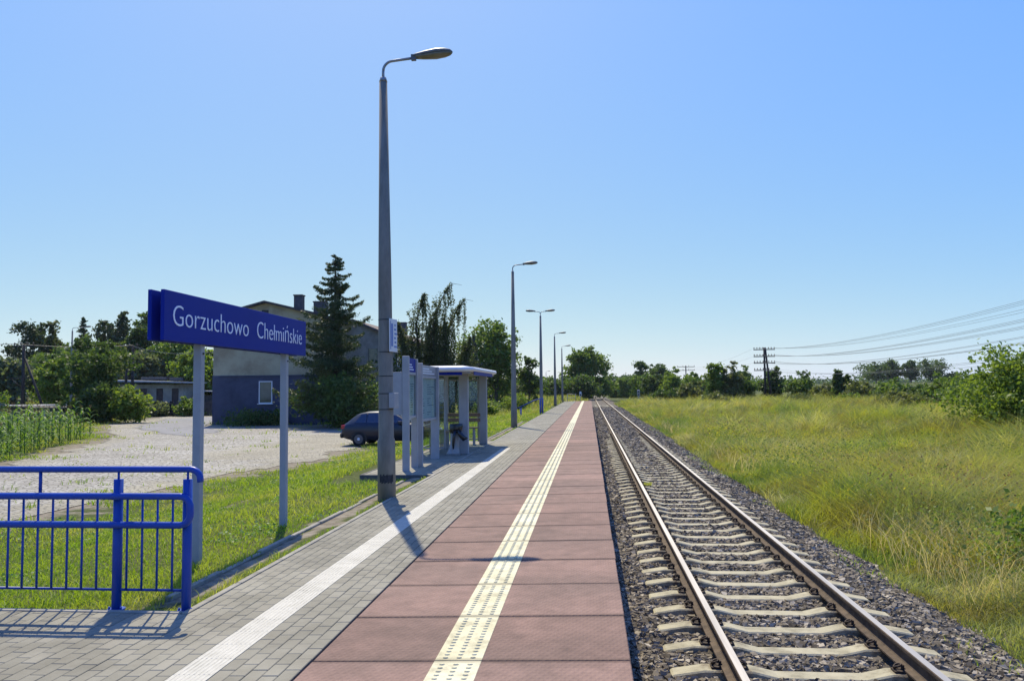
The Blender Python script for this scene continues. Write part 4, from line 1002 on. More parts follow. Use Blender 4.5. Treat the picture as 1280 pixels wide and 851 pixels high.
# ---------------- vegetation ----------------
def leafquads(C, s, rg, flat=.0, aspect=.62):
    """rhombus leaves at centres C with size s"""
    n = len(C); a = rg.normal(size=(n, 3)); a /= np.linalg.norm(a, axis=1)[:, None]
    nrm = rg.normal(size=(n, 3)); nrm[:, 2] += flat; b = np.cross(a, nrm); b /= np.linalg.norm(b, axis=1)[:, None]+1e-9
    s = np.broadcast_to(s, (n,))[:, None]
    V = np.stack([C-a*s, C-b*s*aspect, C+a*s, C+b*s*aspect], 1).reshape(-1, 3)
    return V, np.arange(4*n).reshape(-1, 4)
def clumped(blobs, n, rg, cl=.22, per=26):
    """points in clumps spread over the shells of ellipsoid blobs [(cx,cy,cz,rx,ry,rz)]"""
    B = np.array(blobs, float); wgt = (B[:, 3]*B[:, 5])**1.1; wgt /= wgt.sum()
    nc = max(4, n//per); bi = rg.choice(len(B), nc, p=wgt)
    d = rg.normal(size=(nc, 3)); d /= np.linalg.norm(d, axis=1)[:, None]
    rad = .45+.55*rg.random(nc)**.5; rad *= 1+.12*rg.normal(size=nc)
    c = B[bi, :3]+d*B[bi, 3:]*rad[:, None]
    sz = B[bi, 3:].mean(1)*cl*(.6+.8*rg.random(nc))
    k = rg.integers(0, nc, n)
    P_ = c[k]+rg.normal(size=(n, 3))*sz[k][:, None]*np.array([1, 1, .6])
    return P_, k
def auto_blobs(rg, w, z0, z1, nb, lean=0, top=.7):
    out = []; H = z1-z0
    for i in range(nb):
        t = (i+.5)/nb; zz = z0+H*(.06+.88*t); prof = math.sqrt(max(.12, 1-((t-.42)/.62)**2))
        a = i*2.4+rg.random()*1.2; rr_ = w*.5*prof*(.25+.55*rg.random())
        s = w*(.17+.16*rg.random())*max(.55, prof)
        out.append((rr_*math.cos(a), rr_*math.sin(a), zz+.06*H*rg.normal(), s*(.9+.3*rg.random()), s, max(s*.7, H*.11)))
    for t in (.25, .5): out.append((0, 0, z0+H*t, w*.30, w*.30, max(w*.22, H*.16)))
    return out
def tree(name, loc, w, h, label, cat, group=None, kind='mid', n=5000, leaf=.16, nb=9, base=.25, seed=1, trunk=True, blobs=None, top=.7, per=26, cl=.3):
    rg = np.random.default_rng(seed); t = empty(name, loc); tag(t, label, cat, group)
    z0 = h*base; bl = blobs or auto_blobs(rg, w, z0+w*.12, h-w*.14, nb, top=top)
    Pq, k = clumped(bl, n, rg, cl, per)
    top_ = np.percentile(Pq[:, 2], 99.3); lo_ = z0 if trunk else 0; Pq[:, 2] = lo_+(Pq[:, 2]-lo_)*(h-lo_)/(top_-lo_)
    hw = np.percentile(np.abs(Pq[:, 0]), 97); Pq[:, :2] *= (w/2)/hw
    ok = Pq[:, 2] > .03; Pq = Pq[ok]; k = k[ok]
    V, F = leafquads(Pq, leaf*(.6+.8*rg.random(len(Pq))), rg, .35)
    cr = rg.random(k.max()+1); rnd = np.clip(.45*rg.random(len(Pq))+.55*cr[k], 0, 1)
    npmesh('crown', V, F, M['leaf_'+kind], t, rnd=rnd)
    if trunk:
        b = MB(); R0 = max(.05, h*.022); b.tube([(0, 0, -.3), (.02*h*rg.normal(), .01*h, h*.35), (.02*h*rg.normal(), 0, h*.8)], [R0*1.25, R0*.85, R0*.25], 8)
        for q in bl[::max(1, len(bl)//6)]: b.tube([(0, 0, max(.1, q[2]-h*.25)), (q[0]*.5, q[1]*.5, q[2]-h*.08), (q[0]*.9, q[1]*.9, q[2]+.1)], [R0*.5, R0*.3, R0*.1], 6)
        b.build('trunk', M['bark'], t, fix=False)
    return t
def spruce(name, loc, w, h, label, group=None, kind='needle', n=14000, seed=1, droop=.35, z0=.05, irreg=.25, ls=.13):
    rg = np.random.default_rng(seed); t = empty(name, loc); tag(t, label, 'tree', group)
    b = MB(); b.tube([(0, 0, -.3), (0, 0, h*.5), (0, 0, h)], [h*.02, h*.012, .02], 8)
    nbr = int(40+h*9); pts = []; ids = []
    for i in range(nbr):
        u_ = rg.random()**.85; z = h*(z0+(1-z0)*u_); a = rg.random()*6.283; z = z if u_ > .9 else z
        Lb = w*.5*((1-u_)**.75*1.02+.05)*(1-irreg+2*irreg*rg.random())*(.8+.2*math.sin(a*3+i))
        m_ = max(5, int(n/nbr*(Lb/(w*.28)))); s_ = rg.random(m_)**.8
        x = s_*Lb; zz = z-droop*Lb*np.sin(s_*1.9)+.22*Lb*s_**2.5
        side = rg.normal(size=m_)*(.06+.12*Lb*(1-.5*s_)); hang = np.abs(rg.normal(size=m_))*(.03+.075*Lb)*(1-.5*s_)
        pts.append(np.stack([x*math.cos(a)-side*math.sin(a), x*math.sin(a)+side*math.cos(a), zz-hang], -1)); ids.append(np.full(m_, i))
        if i % 2 == 0: b.tube([(0, 0, z), (Lb*.5*math.cos(a), Lb*.5*math.sin(a), z-droop*Lb*.8), (Lb*.95*math.cos(a), Lb*.95*math.sin(a), z-droop*Lb*.75)], [.03, .02, .008], 5)
    Pq = np.concatenate(pts); ids = np.concatenate(ids)
    V, F = leafquads(Pq, ls*(.6+.8*rg.random(len(Pq))), rg, 0, .33); cr = rg.random(nbr)
    npmesh('crown', V, F, M['leaf_'+kind], t, rnd=np.clip(.5*rg.random(len(Pq))+.5*cr[ids], 0, 1))
    b.build('trunk', M['bark'], t, fix=False); return t
def weeping(name, loc, stems, label, seed=1, kind='birch', n_str=190, z_end=1.5):
    rg = np.random.default_rng(seed); t = empty(name, loc); tag(t, label, 'tree')
    b = MB(); pts = []
    for (x, y, h, lean) in stems:
        P_ = [Vector((x*.3, y*.3, -.2)), Vector((x*.75, y*.8, h*.45)), Vector((x*.95, y, h*.75)), Vector((x+lean*.6, y, h*.93)), Vector((x+lean, y, h)), Vector((x+lean*1.5, y, h-.15))]
        b.tube(P_, [.14, .10, .06, .035, .02, .01], 7)
        for i in range(int(n_str/len(stems))):
            u_ = rg.random()**.8; z = h*(.22+.78*u_); q = z/h; k = 0
            for k in range(len(P_)-2):
                if P_[k+1].z >= z: break
            f_ = min(1, max(0, (z-P_[k].z)/max(.01, P_[k+1].z-P_[k].z))); base = P_[k].lerp(P_[k+1], f_)
            a = rg.random()*6.28; rr_ = (.60+1.5*(1-u_)**.9)*rg.random()**.7*(.45+.55*abs(math.sin(z*1.9+x*5)))*(1 if u_ < .9 else .5)
            x1_ = base.x+rr_*math.cos(a); y1_ = base.y+rr_*math.sin(a); z1_ = z+.15-.1*rr_; ln = (.5+2.9*rg.random()**1.3)*(1.05-.25*u_); m_ = int(22*ln)+3; s_ = rg.random(m_)
            pts.append(np.stack([x1_+.18*rg.normal()*s_+rg.normal(size=m_)*.055, y1_+rg.normal(size=m_)*.055, z1_-ln*s_], -1))
            m2 = 5; s2 = rg.random(m2); pts.append(np.stack([base.x+(x1_-base.x)*s2+rg.normal(size=m2)*.05, base.y+(y1_-base.y)*s2, z+.15*s2+rg.normal(size=m2)*.05], -1))
            if i % 3 == 0: b.tube([tuple(base-Vector((0, 0, .3))), ((base.x+x1_)/2, (base.y+y1_)/2, z+.1), (x1_, y1_, z1_)], .012, 4)
    Pq = np.concatenate(pts); Pq = Pq[Pq[:, 2] > .1]
    V, F = leafquads(Pq, .085*(.6+.8*rg.random(len(Pq))), rg, 0, .45)
    npmesh('crown', V, F, M['leaf_'+kind], t, rnd=rg.random(len(Pq))); b.build('trunk', M['bark'], t, fix=False); return t

gl = float(G(-20, 60))
spruce('spruce_tree', (-16.7, 52, gl), 7.6, 11.4, 'tall dark spruce with drooping branches in front of the big house', n=44000, seed=4, z0=.12, ls=.105, irreg=.36, droop=.34)
tree('ivy_bush', (-15.9, 50.2, gl), 4.8, 3.3, 'large dark bush around the foot of the tall spruce', 'bush', kind='dark', n=9000, leaf=.10, base=0, seed=3, nb=9, trunk=False)
tree('leafy_bush', (-13.2, 52.5, gl), 2.6, 3.0, 'light green bush right of the spruce, against the house wall', 'bush', kind='mid', n=3000, leaf=.09, base=0, seed=31, nb=5, trunk=False)
tree('leafy_bush', (-23.3, 54.4, gl), 3.6, 1.15, 'low dark shrub along the gable wall below the white window', 'bush', kind='dark', n=3200, leaf=.08, base=0, seed=5, nb=7, trunk=False)
tree('leafy_bush', (-21.5, 54.6, gl), 1.3, 1.1, 'small round shrub at the gable wall right of the white window', 'bush', kind='mid', n=1200, leaf=.07, base=0, seed=51, nb=4, trunk=False)
weeping('weeping_birch', (-11.9, 62, gl), [(-2.5, 0, 7.6, -.5), (-1.7, .4, 9.9, .8), (-.6, .3, 8.0, .7), (-.1, -.2, 10.6, 1.5), (1.0, .3, 9.4, 1.3), (.9, -.5, 7.6, 0), (2.4, 0, 6.4, .4)], 'tall weeping birch with sparse hanging strands behind the shelter', seed=8, n_str=980)
tree('leafy_bush', (-12.6, 64, gl), 7.5, 5.4, 'dark undergrowth below the weeping birch beside the house', 'bush', kind='dark', n=4500, leaf=.13, base=0, seed=9, nb=8, trunk=False)
spruce('blue_spruce', (-13.2, 92, -.4), 3.2, 8.2, 'narrow dark conifer between the weeping birch and the dense broadleaf tree', kind='blueneedle', n=5000, seed=12, ls=.2, group=None)
spruce('blue_spruce', (-11.2, 78, -.4), 4.2, 5.6, 'squat blue-grey spruce just right of the shelter roof', kind='blueneedle', n=7000, seed=13, ls=.17)
tree('broadleaf_tree', (-11.8, 102, -.3), 8.2, 10.3, 'dense rounded dark broadleaf tree behind the second lamp post', 'tree', kind='mid', n=12000, leaf=.19, base=.08, seed=14, nb=15, cl=.24)
tree('broadleaf_tree', (-7.8, 104, -.3), 3.0, 6.0, 'small irregular tree on the right flank of the dense dark tree', 'tree', kind='dark', n=2600, leaf=.17, base=.05, seed=15, nb=7)
tree('leafy_bush', (-8.2, 66, -.5), 2.4, 1.3, 'round light bush right of the shelter, nearest of the two in the grass', 'bush', kind='bright', n=1500, leaf=.09, base=0, seed=16, nb=4, trunk=False)
tree('leafy_bush', (-6.6, 74, -.3), 2.6, 1.5, 'bushy light green shrub in the grass left of the second lamp post', 'bush', kind='bright', n=1500, leaf=.1, base=0, seed=17, nb=4, trunk=False)
# behind the yard (left)
spec = [
 ('pine_tree', 'c', -80.2, 108, 4.6, 12.2, 'open dark pine with flat top at the far left', 'needle', 20),
 ('birch_tree', 'b', -79.5, 112, 3.9, 12.5, 'loose hanging birch right beside the far left pine', 'birch', 21),
 ('pine_tree', 's', -76.6, 116, 4.6, 13.9, 'slim spired conifer behind the yard lamp post', 'needle', 22),
 ('broadleaf_tree', 'b', -76.0, 122, 5.6, 11.8, 'tall rounded tree of the back row, first right of the spired conifer', 'mid', 23),
 ('pine_tree', 'b', -71.4, 116, 5.0, 14.0, 'dark tall pine, topmost of the back row left of the station sign', 'needle', 24),
 ('broadleaf_tree', 'b', -67.0, 116, 4.8, 13.9, 'tall dark tree of the back row touching the left end of the station sign', 'dark', 25),
 ('broadleaf_tree', 'b', -61.7, 114, 7.0, 13.0, 'dark tree hidden partly by the station sign, above the low outbuilding', 'dark', 26),
 ('broadleaf_tree', 'b', -51.6, 100, 7.2, 8.6, 'mid green tree under the station sign, between outbuilding and house', 'mid', 27),
 ('broadleaf_tree', 'b', -45.6, 92, 6.0, 7.0, 'yellow-green tree close to the left corner of the big house', 'bright', 28),
 ('broadleaf_tree', 'b', -56.0, 97, 6.8, 7.2, 'grey-green rounded tree right behind the low outbuilding roof', 'willow', 29),
 ('broadleaf_tree', 'b', -61.9, 100, 6.5, 7.8, 'low olive tree left of the outbuilding', 'olive', 30),
 ('broadleaf_tree', 'b', -68.5, 104, 7.5, 8.8, 'dark green tree filling the back row below the spired conifer', 'dark', 42),
 ('broadleaf_tree', 'b', -73.5, 104, 7.5, 8.2, 'dark green tree filling the back row right of the hanging birch', 'mid', 43),
 ('broadleaf_tree', 'b', -40.0, 62.5, 4.1, 6.5, 'large dark tree with sunlit yellow-green top beside the yard lamp', 'dark', 32),
 ('broadleaf_tree', 'b', -52.8, 76.0, 3.2, 6.0, 'yellowish sunlit tree between the utility pole and the yard lamp', 'bright', 33),
 ('willow_tree', 'b', -65.0, 84, 5.4, 5.9, 'pale silvery willow at the left edge behind the corn', 'willow', 34),
 ('broadleaf_tree', 'b', -63.5, 91, 5.5, 6.6, 'dark tree right of the pale willow', 'dark', 37),
 ('broadleaf_tree', 'b', -87.6, 112, 5, 5.2, 'faint low tree at the very left edge of the back row', 'mid', 38)]
for nm, kd, x, y, w, h, lab, kn, sd_ in spec:
    if kd == 's': spruce(nm, (x, y, -.6), w, h, lab, 'trees behind the yard', kind=kn, n=5000, seed=sd_, ls=.24, z0=.25, irreg=.4)
    elif kd == 'c': tree(nm, (x, y, -.6), w, h, lab, 'tree', 'trees behind the yard', kn, 4200, .2, 9, .3, sd_, blobs=[(-1.2, 0, 7.5, 1.3, 1.3, .7), (1, .5, 8.6, 1.4, 1.2, .7), (0, 0, 9.8, 1.5, 1.3, .6), (-.8, .4, 6, 1.5, 1.5, .8), (1.4, 0, 6.6, 1.2, 1.2, .7), (.3, 0, 4.6, 1.6, 1.4, .9)])
    else: tree(nm, (x, y, -.6), w, h, lab, 'tree', 'trees behind the yard', kn, 8500, .23 if y > 80 else .14, 14, .06, sd_, cl=.24)
tree('leafy_bush', (-36.2, 60.5, -.7), 2.9, 2.8, 'bright leafy bush at the corner of the cobbled yard, before the dark tree', 'bush', kind='bright', n=4500, leaf=.14, base=0, seed=35, nb=9, trunk=False)
tree('leafy_bush', (-38.2, 59.6, -.7), 2.6, 3.0, 'deep shaded bush under the large dark tree, left of the bright bush', 'bush', kind='dark', n=5500, leaf=.13, base=0, seed=36, nb=9, trunk=False)
tree('ivy_bush', (-41.9, 75.3, -.9), 2.2, 1.7, 'greyish ivy tangle hanging over the plank fence', 'bush', kind='willow', n=1800, leaf=.11, base=0, seed=39, nb=5, trunk=False)
tree('ivy_bush', (-39.0, 75.6, -.9), 2.2, 2.0, 'green creeper over the right part of the plank fence', 'bush', kind='mid', n=1600, leaf=.11, base=0, seed=40, nb=5, trunk=False)
tree('leafy_bush', (-31.0, 40.2, -.7), 1.0, 2.5, 'yellow-green sprig beside the concrete gatepost at the left edge', 'bush', kind='bright', n=500, leaf=.06, base=.4, seed=41, nb=4, trunk=False)
# centre distance
tree('broadleaf_tree', (-1.2, 172, -.4), 8.8, 10.2, 'big rounded solitary tree in the centre distance above the platform end', 'tree', kind='mid', n=11000, leaf=.27, base=.22, seed=60, nb=14, cl=.24)
cen = [(-5.2, 165, 6.2, 4.0, 'dark'), (-1.8, 160, 6.4, 4.4, 'dark'), (2.2, 175, 5.5, 4.0, 'mid'), (-10, 190, 7, 4.6, 'mid'), (-15, 200, 6, 5.4, 'mid'), (-20, 205, 7, 5, 'olive'), (6.0, 300, 13, 7.0, 'dark'), (15, 320, 12, 6.6, 'dark'), (-14, 300, 12, 5, 'mid'), (2.5, 330, 12, 5, 'mid'), (-28, 210, 9, 6, 'dark'), (-21, 150, 5, 3, 'mid'), (-14, 152, 4, 2.6, 'olive')]
cl_lab = ['dark bush left of the solitary tree foot', 'dark rounded bush directly under the solitary tree', 'green bush right of the solitary tree foot', 'low tree behind the fourth platform lamp', 'loose tree between the third and fourth platform lamps', 'olive tree left of the third platform lamp', 'far dark tree just left of where the rails vanish', 'far dark tree just right of where the rails vanish', 'far bush line behind the fifth platform lamp', 'far low bush at the vanishing point of the rails', 'dark tree behind the dense broadleaf tree', 'low shrub in the meadow left of the far lamps', 'small olive shrub in the meadow by the far lamps']
for i, (x, y, w, h, kn) in enumerate(cen):
    tree('distant_bush', (x, y, -.4), w, h, cl_lab[i], 'bush', 'bushes in the centre distance', kn, 3000, .12*y/100+.1, 9, 0, 70+i, trunk=False)
# treeline right : px-derived plan positions
right = [
 (14.6, 230, 5.4, 9.9, 'dark', 'far round-topped tree, left of two above the right treeline'), (19.7, 236, 6.2, 9.2, 'dark', 'far tree with a flat top, right of two above the treeline'),
 (10.2, 215, 4.4, 5.2, 'mid', 'tree stepping down to the track at the left end of the right treeline'), (7.6, 225, 4.4, 3.8, 'mid', 'lowest bush at the left end of the right treeline'), (12.6, 190, 4.6, 5.8, 'mid', 'dense bush below the far round-topped tree'),
 (15.0, 150, 3.8, 6.0, 'bright', 'bright green tree behind the thin distant telegraph pole'), (12.0, 152, 4, 5.0, 'dark', 'dark tree above the dwarf signal'), (18.0, 146, 3.4, 5.0, 'mid', 'tree right of the bright green tree in the treeline'),
 (16.0, 130, 3.6, 4.8, 'mid', 'rounded bush just left of the T-topped pole'), (18.4, 126, 3.4, 4.7, 'olive', 'rounded olive bush just right of the T-topped pole'), (14.2, 122, 3.0, 3.2, 'olive', 'low olive bush below the T-topped pole'),
 (17.0, 112, 2.5, 5.8, 'mid', 'tall spiky shrub, left one of the pair before the A-frame pole'), (19.1, 112, 2.7, 6.0, 'olive', 'tall spiky shrub, right one of the pair before the A-frame pole'), (21.0, 113, 2.4, 4.7, 'mid', 'bush immediately left of the A-frame pole'),
 (23.4, 127, 2.8, 5.4, 'dark', 'dark tree standing close left of the A-frame pole'), (27.4, 124, 3.8, 5.4, 'dark', 'dark tree right behind the A-frame pole'), (28.9, 114, 3.6, 4.6, 'mid', 'umbrella-shaped small tree right of the A-frame pole'),
 (30.0, 108, 2.8, 2.9, 'olive', 'low olive bush between the umbrella-shaped tree and the slim spire'), (30.5, 103, 1.1, 4.5, 'dark', 'slim dark spire-like sapling, left of two'), (31.5, 103, 1.1, 3.9, 'dark', 'slim dark spire-like sapling, right of two'),
 (31.9, 99, 3.4, 3.2, 'olive', 'broad olive bush right of the spire-like saplings'), (34.0, 95, 3.8, 3.4, 'mid', 'broad bush in front of the far tree clump, left part'),
 (35.2, 91, 3.2, 2.9, 'dark', 'dark bush in front of the far tree clump'), (34.4, 83, 3.4, 3.5, 'mid', 'green bush below the right tree of the far clump'), (33.6, 75, 3.4, 3.9, 'mid', 'fresh green bush left of the big roadside bush'), (34.8, 70, 4, 4.6, 'dark', 'taller dark bush peeping over the big roadside bush'),
 (24.9, 99, 2.6, 1.7, 'olive', 'low scrub right of the A-frame pole foot'), (15.2, 100, 3.0, 1.9, 'olive', 'low scrub left of the spiky shrubs, half hidden by grass'), (27.2, 88, 3.2, 1.9, 'bright', 'light low scrub before the olive bushes'), (11.2, 120, 3.0, 2.4, 'dark', 'dark low bush right of the dwarf signal'), (29.6, 80, 3.4, 2.0, 'olive', 'long low scrub left of the fresh green bush')]
for i, (x, y, w, h, kn, lab) in enumerate(right):
    z = float(G(x, y)); spiky = w < 3.1 and h > 3.4
    tree('treeline_bush' if h < 4.9 else 'treeline_tree', (x, y, z), w*1.08, h, lab, 'bush' if h < 4.9 else 'tree', 'bushes and trees of the right treeline', kn, 4200 if y > 60 else 5000, .05+.0011*y, 11, 0, 100+i, trunk=h > 4.6, cl=.26 if not spiky else .34, top=.5 if spiky else .75, per=18)
clump = [(119.0, 350, 10.5, 8.6), (126.4, 352, 7.4, 9.6), (133, 350, 6.8, 9.0), (141.6, 352, 11.5, 9.6), (149.5, 348, 5, 4.2)]
cll = ['leftmost tree of the dark clump on the far field', 'second tree from the left in the dark far clump', 'middle tree of the dark far clump, with a gap at its right', 'widest tree of the dark far clump', 'small tree trailing at the right of the far clump']
for i, (x, y, w, h) in enumerate(clump):
    tree('far_tree', (x, y, float(G(x, y))), w, h, cll[i], 'tree', 'tree clump on the far field', 'dark', 3600, .36, 10, 0.03, 140+i)
# distant wood: unnumbered mass along the horizon
rg = np.random.default_rng(77); bl = []
for q in range(150):
    a = R(rg.uniform(8, 62)); d = 900+rg.uniform(-60, 60); bl.append((d*math.sin(a), d*math.cos(a), 2.5+rg.uniform(0, 1.5), 26, 14, rg.uniform(3.2, 4.8)))
for q in range(120):
    a = R(-rg.uniform(4, 60)); d = 420+rg.uniform(-30, 30); bl.append((d*math.sin(a), d*math.cos(a), 1.2+rg.uniform(0, 1), 15, 9, rg.uniform(2, 3.5)))
Pq, k = clumped(bl, 26000, rg, .3, 20); V, F = leafquads(Pq, 1.5*(.6+.8*rg.random(len(Pq))), rg, .4)
tag(npmesh('distant_wood', V, F, M['leaf_dark'], rnd=rg.random(len(Pq))), 'low dark line of woodland along the horizon', 'woodland', kind='stuff')
# near right
tree('roadside_bush', (18.5, 36.5, -1.1), 4.4, 4.3, 'big leafy yellow-green bush at the right edge of the meadow', 'bush', None, 'bright', 15000, .085, 14, 0, 160, cl=.26)
tree('roadside_bush', (20.9, 35.0, -1.1), 4.6, 4.6, 'darker leafy bush behind the big yellow-green bush at the right edge', 'bush', None, 'mid', 8000, .085, 12, 0, 161, cl=.26)
tree('bramble_bush', (6.6, 12.2, -1.1), 1.6, 1.05, 'low bramble with large dark leaves in the dry grass at the right edge', 'bush', None, 'mid', 1500, .05, 7, 0, 162, cl=.3, trunk=False, per=8)

# grass
def blades(name, X, Y, Z, h, w, m, seed, lean=.45, seg=2, rnd=None):
    rg = np.random.default_rng(seed); n = len(X); a = rg.random(n)*6.283; ln = h*lean*(.3+rg.random(n)); la = rg.random(n)*6.283
    dx, dy = np.cos(a)*w/2, np.sin(a)*w/2; lx, ly = np.cos(la)*ln, np.sin(la)*ln
    def P_(ox, oy, z, k): return np.stack([X+ox+lx*k, Y+oy+ly*k, Z+z], -1)
    if seg == 1:
        V = np.stack([P_(-dx, -dy, -.02, 0), P_(dx, dy, -.02, 0), P_(0, 0, h, 1)], 1).reshape(-1, 3); F = np.arange(3*n).reshape(-1, 3); k = 1
        return npmesh(name, V, F, m, rnd=rg.random(n) if rnd is None else rnd)
    V = np.stack([P_(-dx, -dy, -.02, 0), P_(dx, dy, -.02, 0), P_(-dx*.75, -dy*.75, h*.55, .3), P_(dx*.75, dy*.75, h*.55, .3), P_(0, 0, h*.95, 1)], 1).reshape(-1, 3)
    i = np.arange(n)[:, None]*5; F4 = i+np.array([[0, 1, 3, 2]]); F3 = i+np.array([[2, 3, 4]])
    r_ = rg.random(n) if rnd is None else rnd
    return npmesh(name, V, [F4, F3], m, rnd=np.concatenate([r_, r_]))
M['lawn'] = rndmat('lawn_blades', [(.11, .16, .010), (.18, .25, .016), (.26, .33, .03), (.36, .35, .09)], .6, .42, .5, [(.12, .25, .012), (.22, .30, .02), (.38, .36, .09)], pamt=.55)
M['meadow'] = rndmat('meadow_blades', [(.09, .135, .018), (.15, .20, .028), (.22, .27, .045), (.36, .36, .10), (.56, .50, .25)], .65, .42, .28, [(.07, .13, .02), (.16, .22, .045), (.36, .34, .03), (.19, .125, .045), (.15, .19, .06), (.54, .47, .20)], pamt=.62)
M['flower'] = rndmat('yellow_flowers', [(.22, .24, .03), (.36, .34, .04), (.52, .44, .05)], .7, .3)
M['seed'] = rndmat('seed_heads', [(.30, .23, .10), (.44, .36, .18), (.56, .48, .28)], .8, .4)
rg = np.random.default_rng(90)
def cone(N, r0, r1, a0, a1, pw=1.0):
    r_ = r0+(r1-r0)*rg.random(N)**pw; a = R(a0)+(R(a1)-R(a0))*rg.random(N); return r_*np.sin(a), r_*np.cos(a), r_
# left lawn
x, y, r_ = cone(360000, 5.5, 70, -75, -1.5, 1.6)
pd_ = polydist(x, y, YARD)
ok = (x < -3.28) & (y > 6.36) & ~((x > PADX-.03) & (y > 16.58) & (y < 27.45)) & ~((x > -5.45) & (x < -3.3) & (y > 16.42) & (y < 22) & (x > -5.45))
bare = soilf(x, y); nz = fnoise(x, y, .9, 6)*.6+fnoise(x, y, .3, 7)*.4
ok &= (bare+.9*nz-.45 < .42+.12*rg.random(len(x))) & ~((pd_ > .8) & (rg.random(len(x)) < .6))
ok &= ~((x < -19) & (y > 76))
x = x[ok]; y = y[ok]; r_ = r_[ok]
hh = (.03+.06*rg.random(len(x))*(.4+1.2*fnoise(x, y, .7, 8)))*(1+r_/45); hh = np.where((x > -4.1), hh*.62, hh); hh = hh*(.55+.9*fnoise(x, y, 1.7, 51))
tag(blades('lawn_grass', x, y, G(x, y), hh, .0048*(1+r_/7), M['lawn'], 91, 1.1), 'short patchy green grass on the bank beside the platform', 'grass', kind='stuff')
# clover and small weeds in the lawn
xc_, yc_, rc_ = cone(5200, 6.3, 40, -70, -5, 1.2); ok = (xc_ < -3.9) & (soilf(xc_, yc_) < .45) & ~((xc_ > -5.5) & (yc_ > 16.3) & (yc_ < 27.6)) & (fnoise(xc_, yc_, 1.6, 53) > .5)
xc_, yc_, rc_ = xc_[ok], yc_[ok], rc_[ok]; k = np.repeat(np.arange(len(xc_)), 9)
C_ = np.stack([xc_[k]+rg.normal(size=len(k))*.05, yc_[k]+rg.normal(size=len(k))*.05, G(xc_, yc_)[k]+.02+.06*rg.random(len(k))], -1)
V, F = leafquads(C_, .010*(.6+rg.random(len(k)))*(1+rc_[k]/20), rg, 1.2, .8)
tag(npmesh('clover', V, F, rndmat('clover_leaf', [(.10, .19, .03), (.16, .26, .05), (.30, .36, .16)], .55, .35), rnd=rg.random(len(k))), 'clover and small broad leaved weeds in the lawn', 'weeds', kind='stuff')
# far left meadow beyond shelter
x, y, r_ = cone(60000, 60, 200, -40, 0, 1.0)
ok = (x < -3.6) & (polydist(x, y, YARD) < -1) & ~((x < -15.3) & (x > -27.5) & (y > 55) & (y < 85)); ok |= (y > 111) & (x > -3.7) & (x < -.3)
x, y, r_ = x[ok], y[ok], r_[ok]
tag(blades('rough_meadow', x, y, G(x, y), (.25+.45*rg.random(len(x)))*np.where(y < 95, .5, 1.3), .05+.0006*r_, M['meadow'], 92, .5, 1), 'rough meadow grass beyond the end of the platform', 'grass', kind='stuff')
# right meadow : tall grass
x, y, r_ = cone(760000, 5.0, 135, -1.0, 62, 1.35)
edge = 4.05+.5*(fnoise(y, y*0, 1.3, 11)-.5)+.25*(fnoise(y, y*0, .35, 12)-.5)
ok = (x > edge) & ~((rg.random(len(x)) < .3) & (x < edge+.4)); x, y, r_, edge = x[ok], y[ok], r_[ok], edge[ok]
pat = fnoise(x, y, 3.5, 13)*.5+fnoise(x, y, .8, 14)*.5
hh = (.16+.95*pat**1.5*(.4+.6*rg.random(len(x)))+.10*rg.random(len(x)))*(.40+.60*sstep(0, 1.8, x-edge))*(1+r_/300)
tn = np.clip(.75*fnoise(x, y, 2.8, 15)*fnoise(x, y, 7, 16)+.62*rg.random(len(x))-.02, 0, 1); tn = np.where(x-edge < 1.3+1.2*fnoise(y, y*0, 2, 19), tn*.62, tn)
tag(blades('tall_grass', x, y, G(x, y), hh*1.3*(1+.35*sstep(2, 6, x-edge)), .0048*(1+r_/8), M['meadow'], 93, 1.15, 2, rnd=tn), 'tall uncut grass with dry stalks covering the meadow right of the track', 'grass', kind='stuff')
# seed stalks
x, y, r_ = cone(60000, 5.0, 80, 1, 60, 1.2); ok = (x > 4.5) & (fnoise(x, y, 2.6, 17) > .45); x, y, r_ = x[ok], y[ok], r_[ok]
tag(blades('seed_stalks', x, y, G(x, y), .45+.45*rg.random(len(x)), .0028*(1+r_/6), M['seed'], 94, .8, 2), 'thin straw coloured seed stalks among the tall grass', 'grass', kind='stuff')
# weeds: leafy clumps + yellow flowers
M['weed'] = rndmat('weed_leaves', [(.09, .14, .025), (.14, .19, .035), (.20, .23, .06)], .6, .4)
def weeds(name, n, m, leaf, zr, r0, r1, a0, a1, thr, sc, sd_, label, per=14, spread=.22, pw=1.0):
    x, y, r_ = cone(n//per, r0, r1, a0, a1, pw); ok = (x > 5.0) & (fnoise(x, y, sc, sd_) > thr); x, y, r_ = x[ok], y[ok], r_[ok]
    k = np.repeat(np.arange(len(x)), per); z = G(x, y); s_ = 1+r_[k]/40
    C_ = np.stack([x[k]+rg.normal(size=len(k))*spread*s_, y[k]+rg.normal(size=len(k))*spread*s_, z[k]+zr[0]+(zr[1]-zr[0])*rg.random(len(k))], -1)
    V, F = leafquads(C_, leaf*(.5+rg.random(len(k)))*(1+r_[k]/30), rg, .5)
    return tag(npmesh(name, V, F, m, rnd=rg.random(len(k))), label, 'plants', kind='stuff')
weeds('leafy_weeds', 260000, M['weed'], .016, (.10, .85), 6, 110, 4, 60, .50, 2.2, 21, 'leafy green weeds growing among the tall grass')
weeds('brown_weeds', 70000, rndmat('dock_seed', [(.10, .06, .03), (.17, .11, .05), (.26, .19, .09)], .8, .3), .014, (.35, 1.15), 6, 90, 8, 60, .56, 3.1, 27, 'brownish seeding weeds in patches of the meadow', per=16, spread=.2)
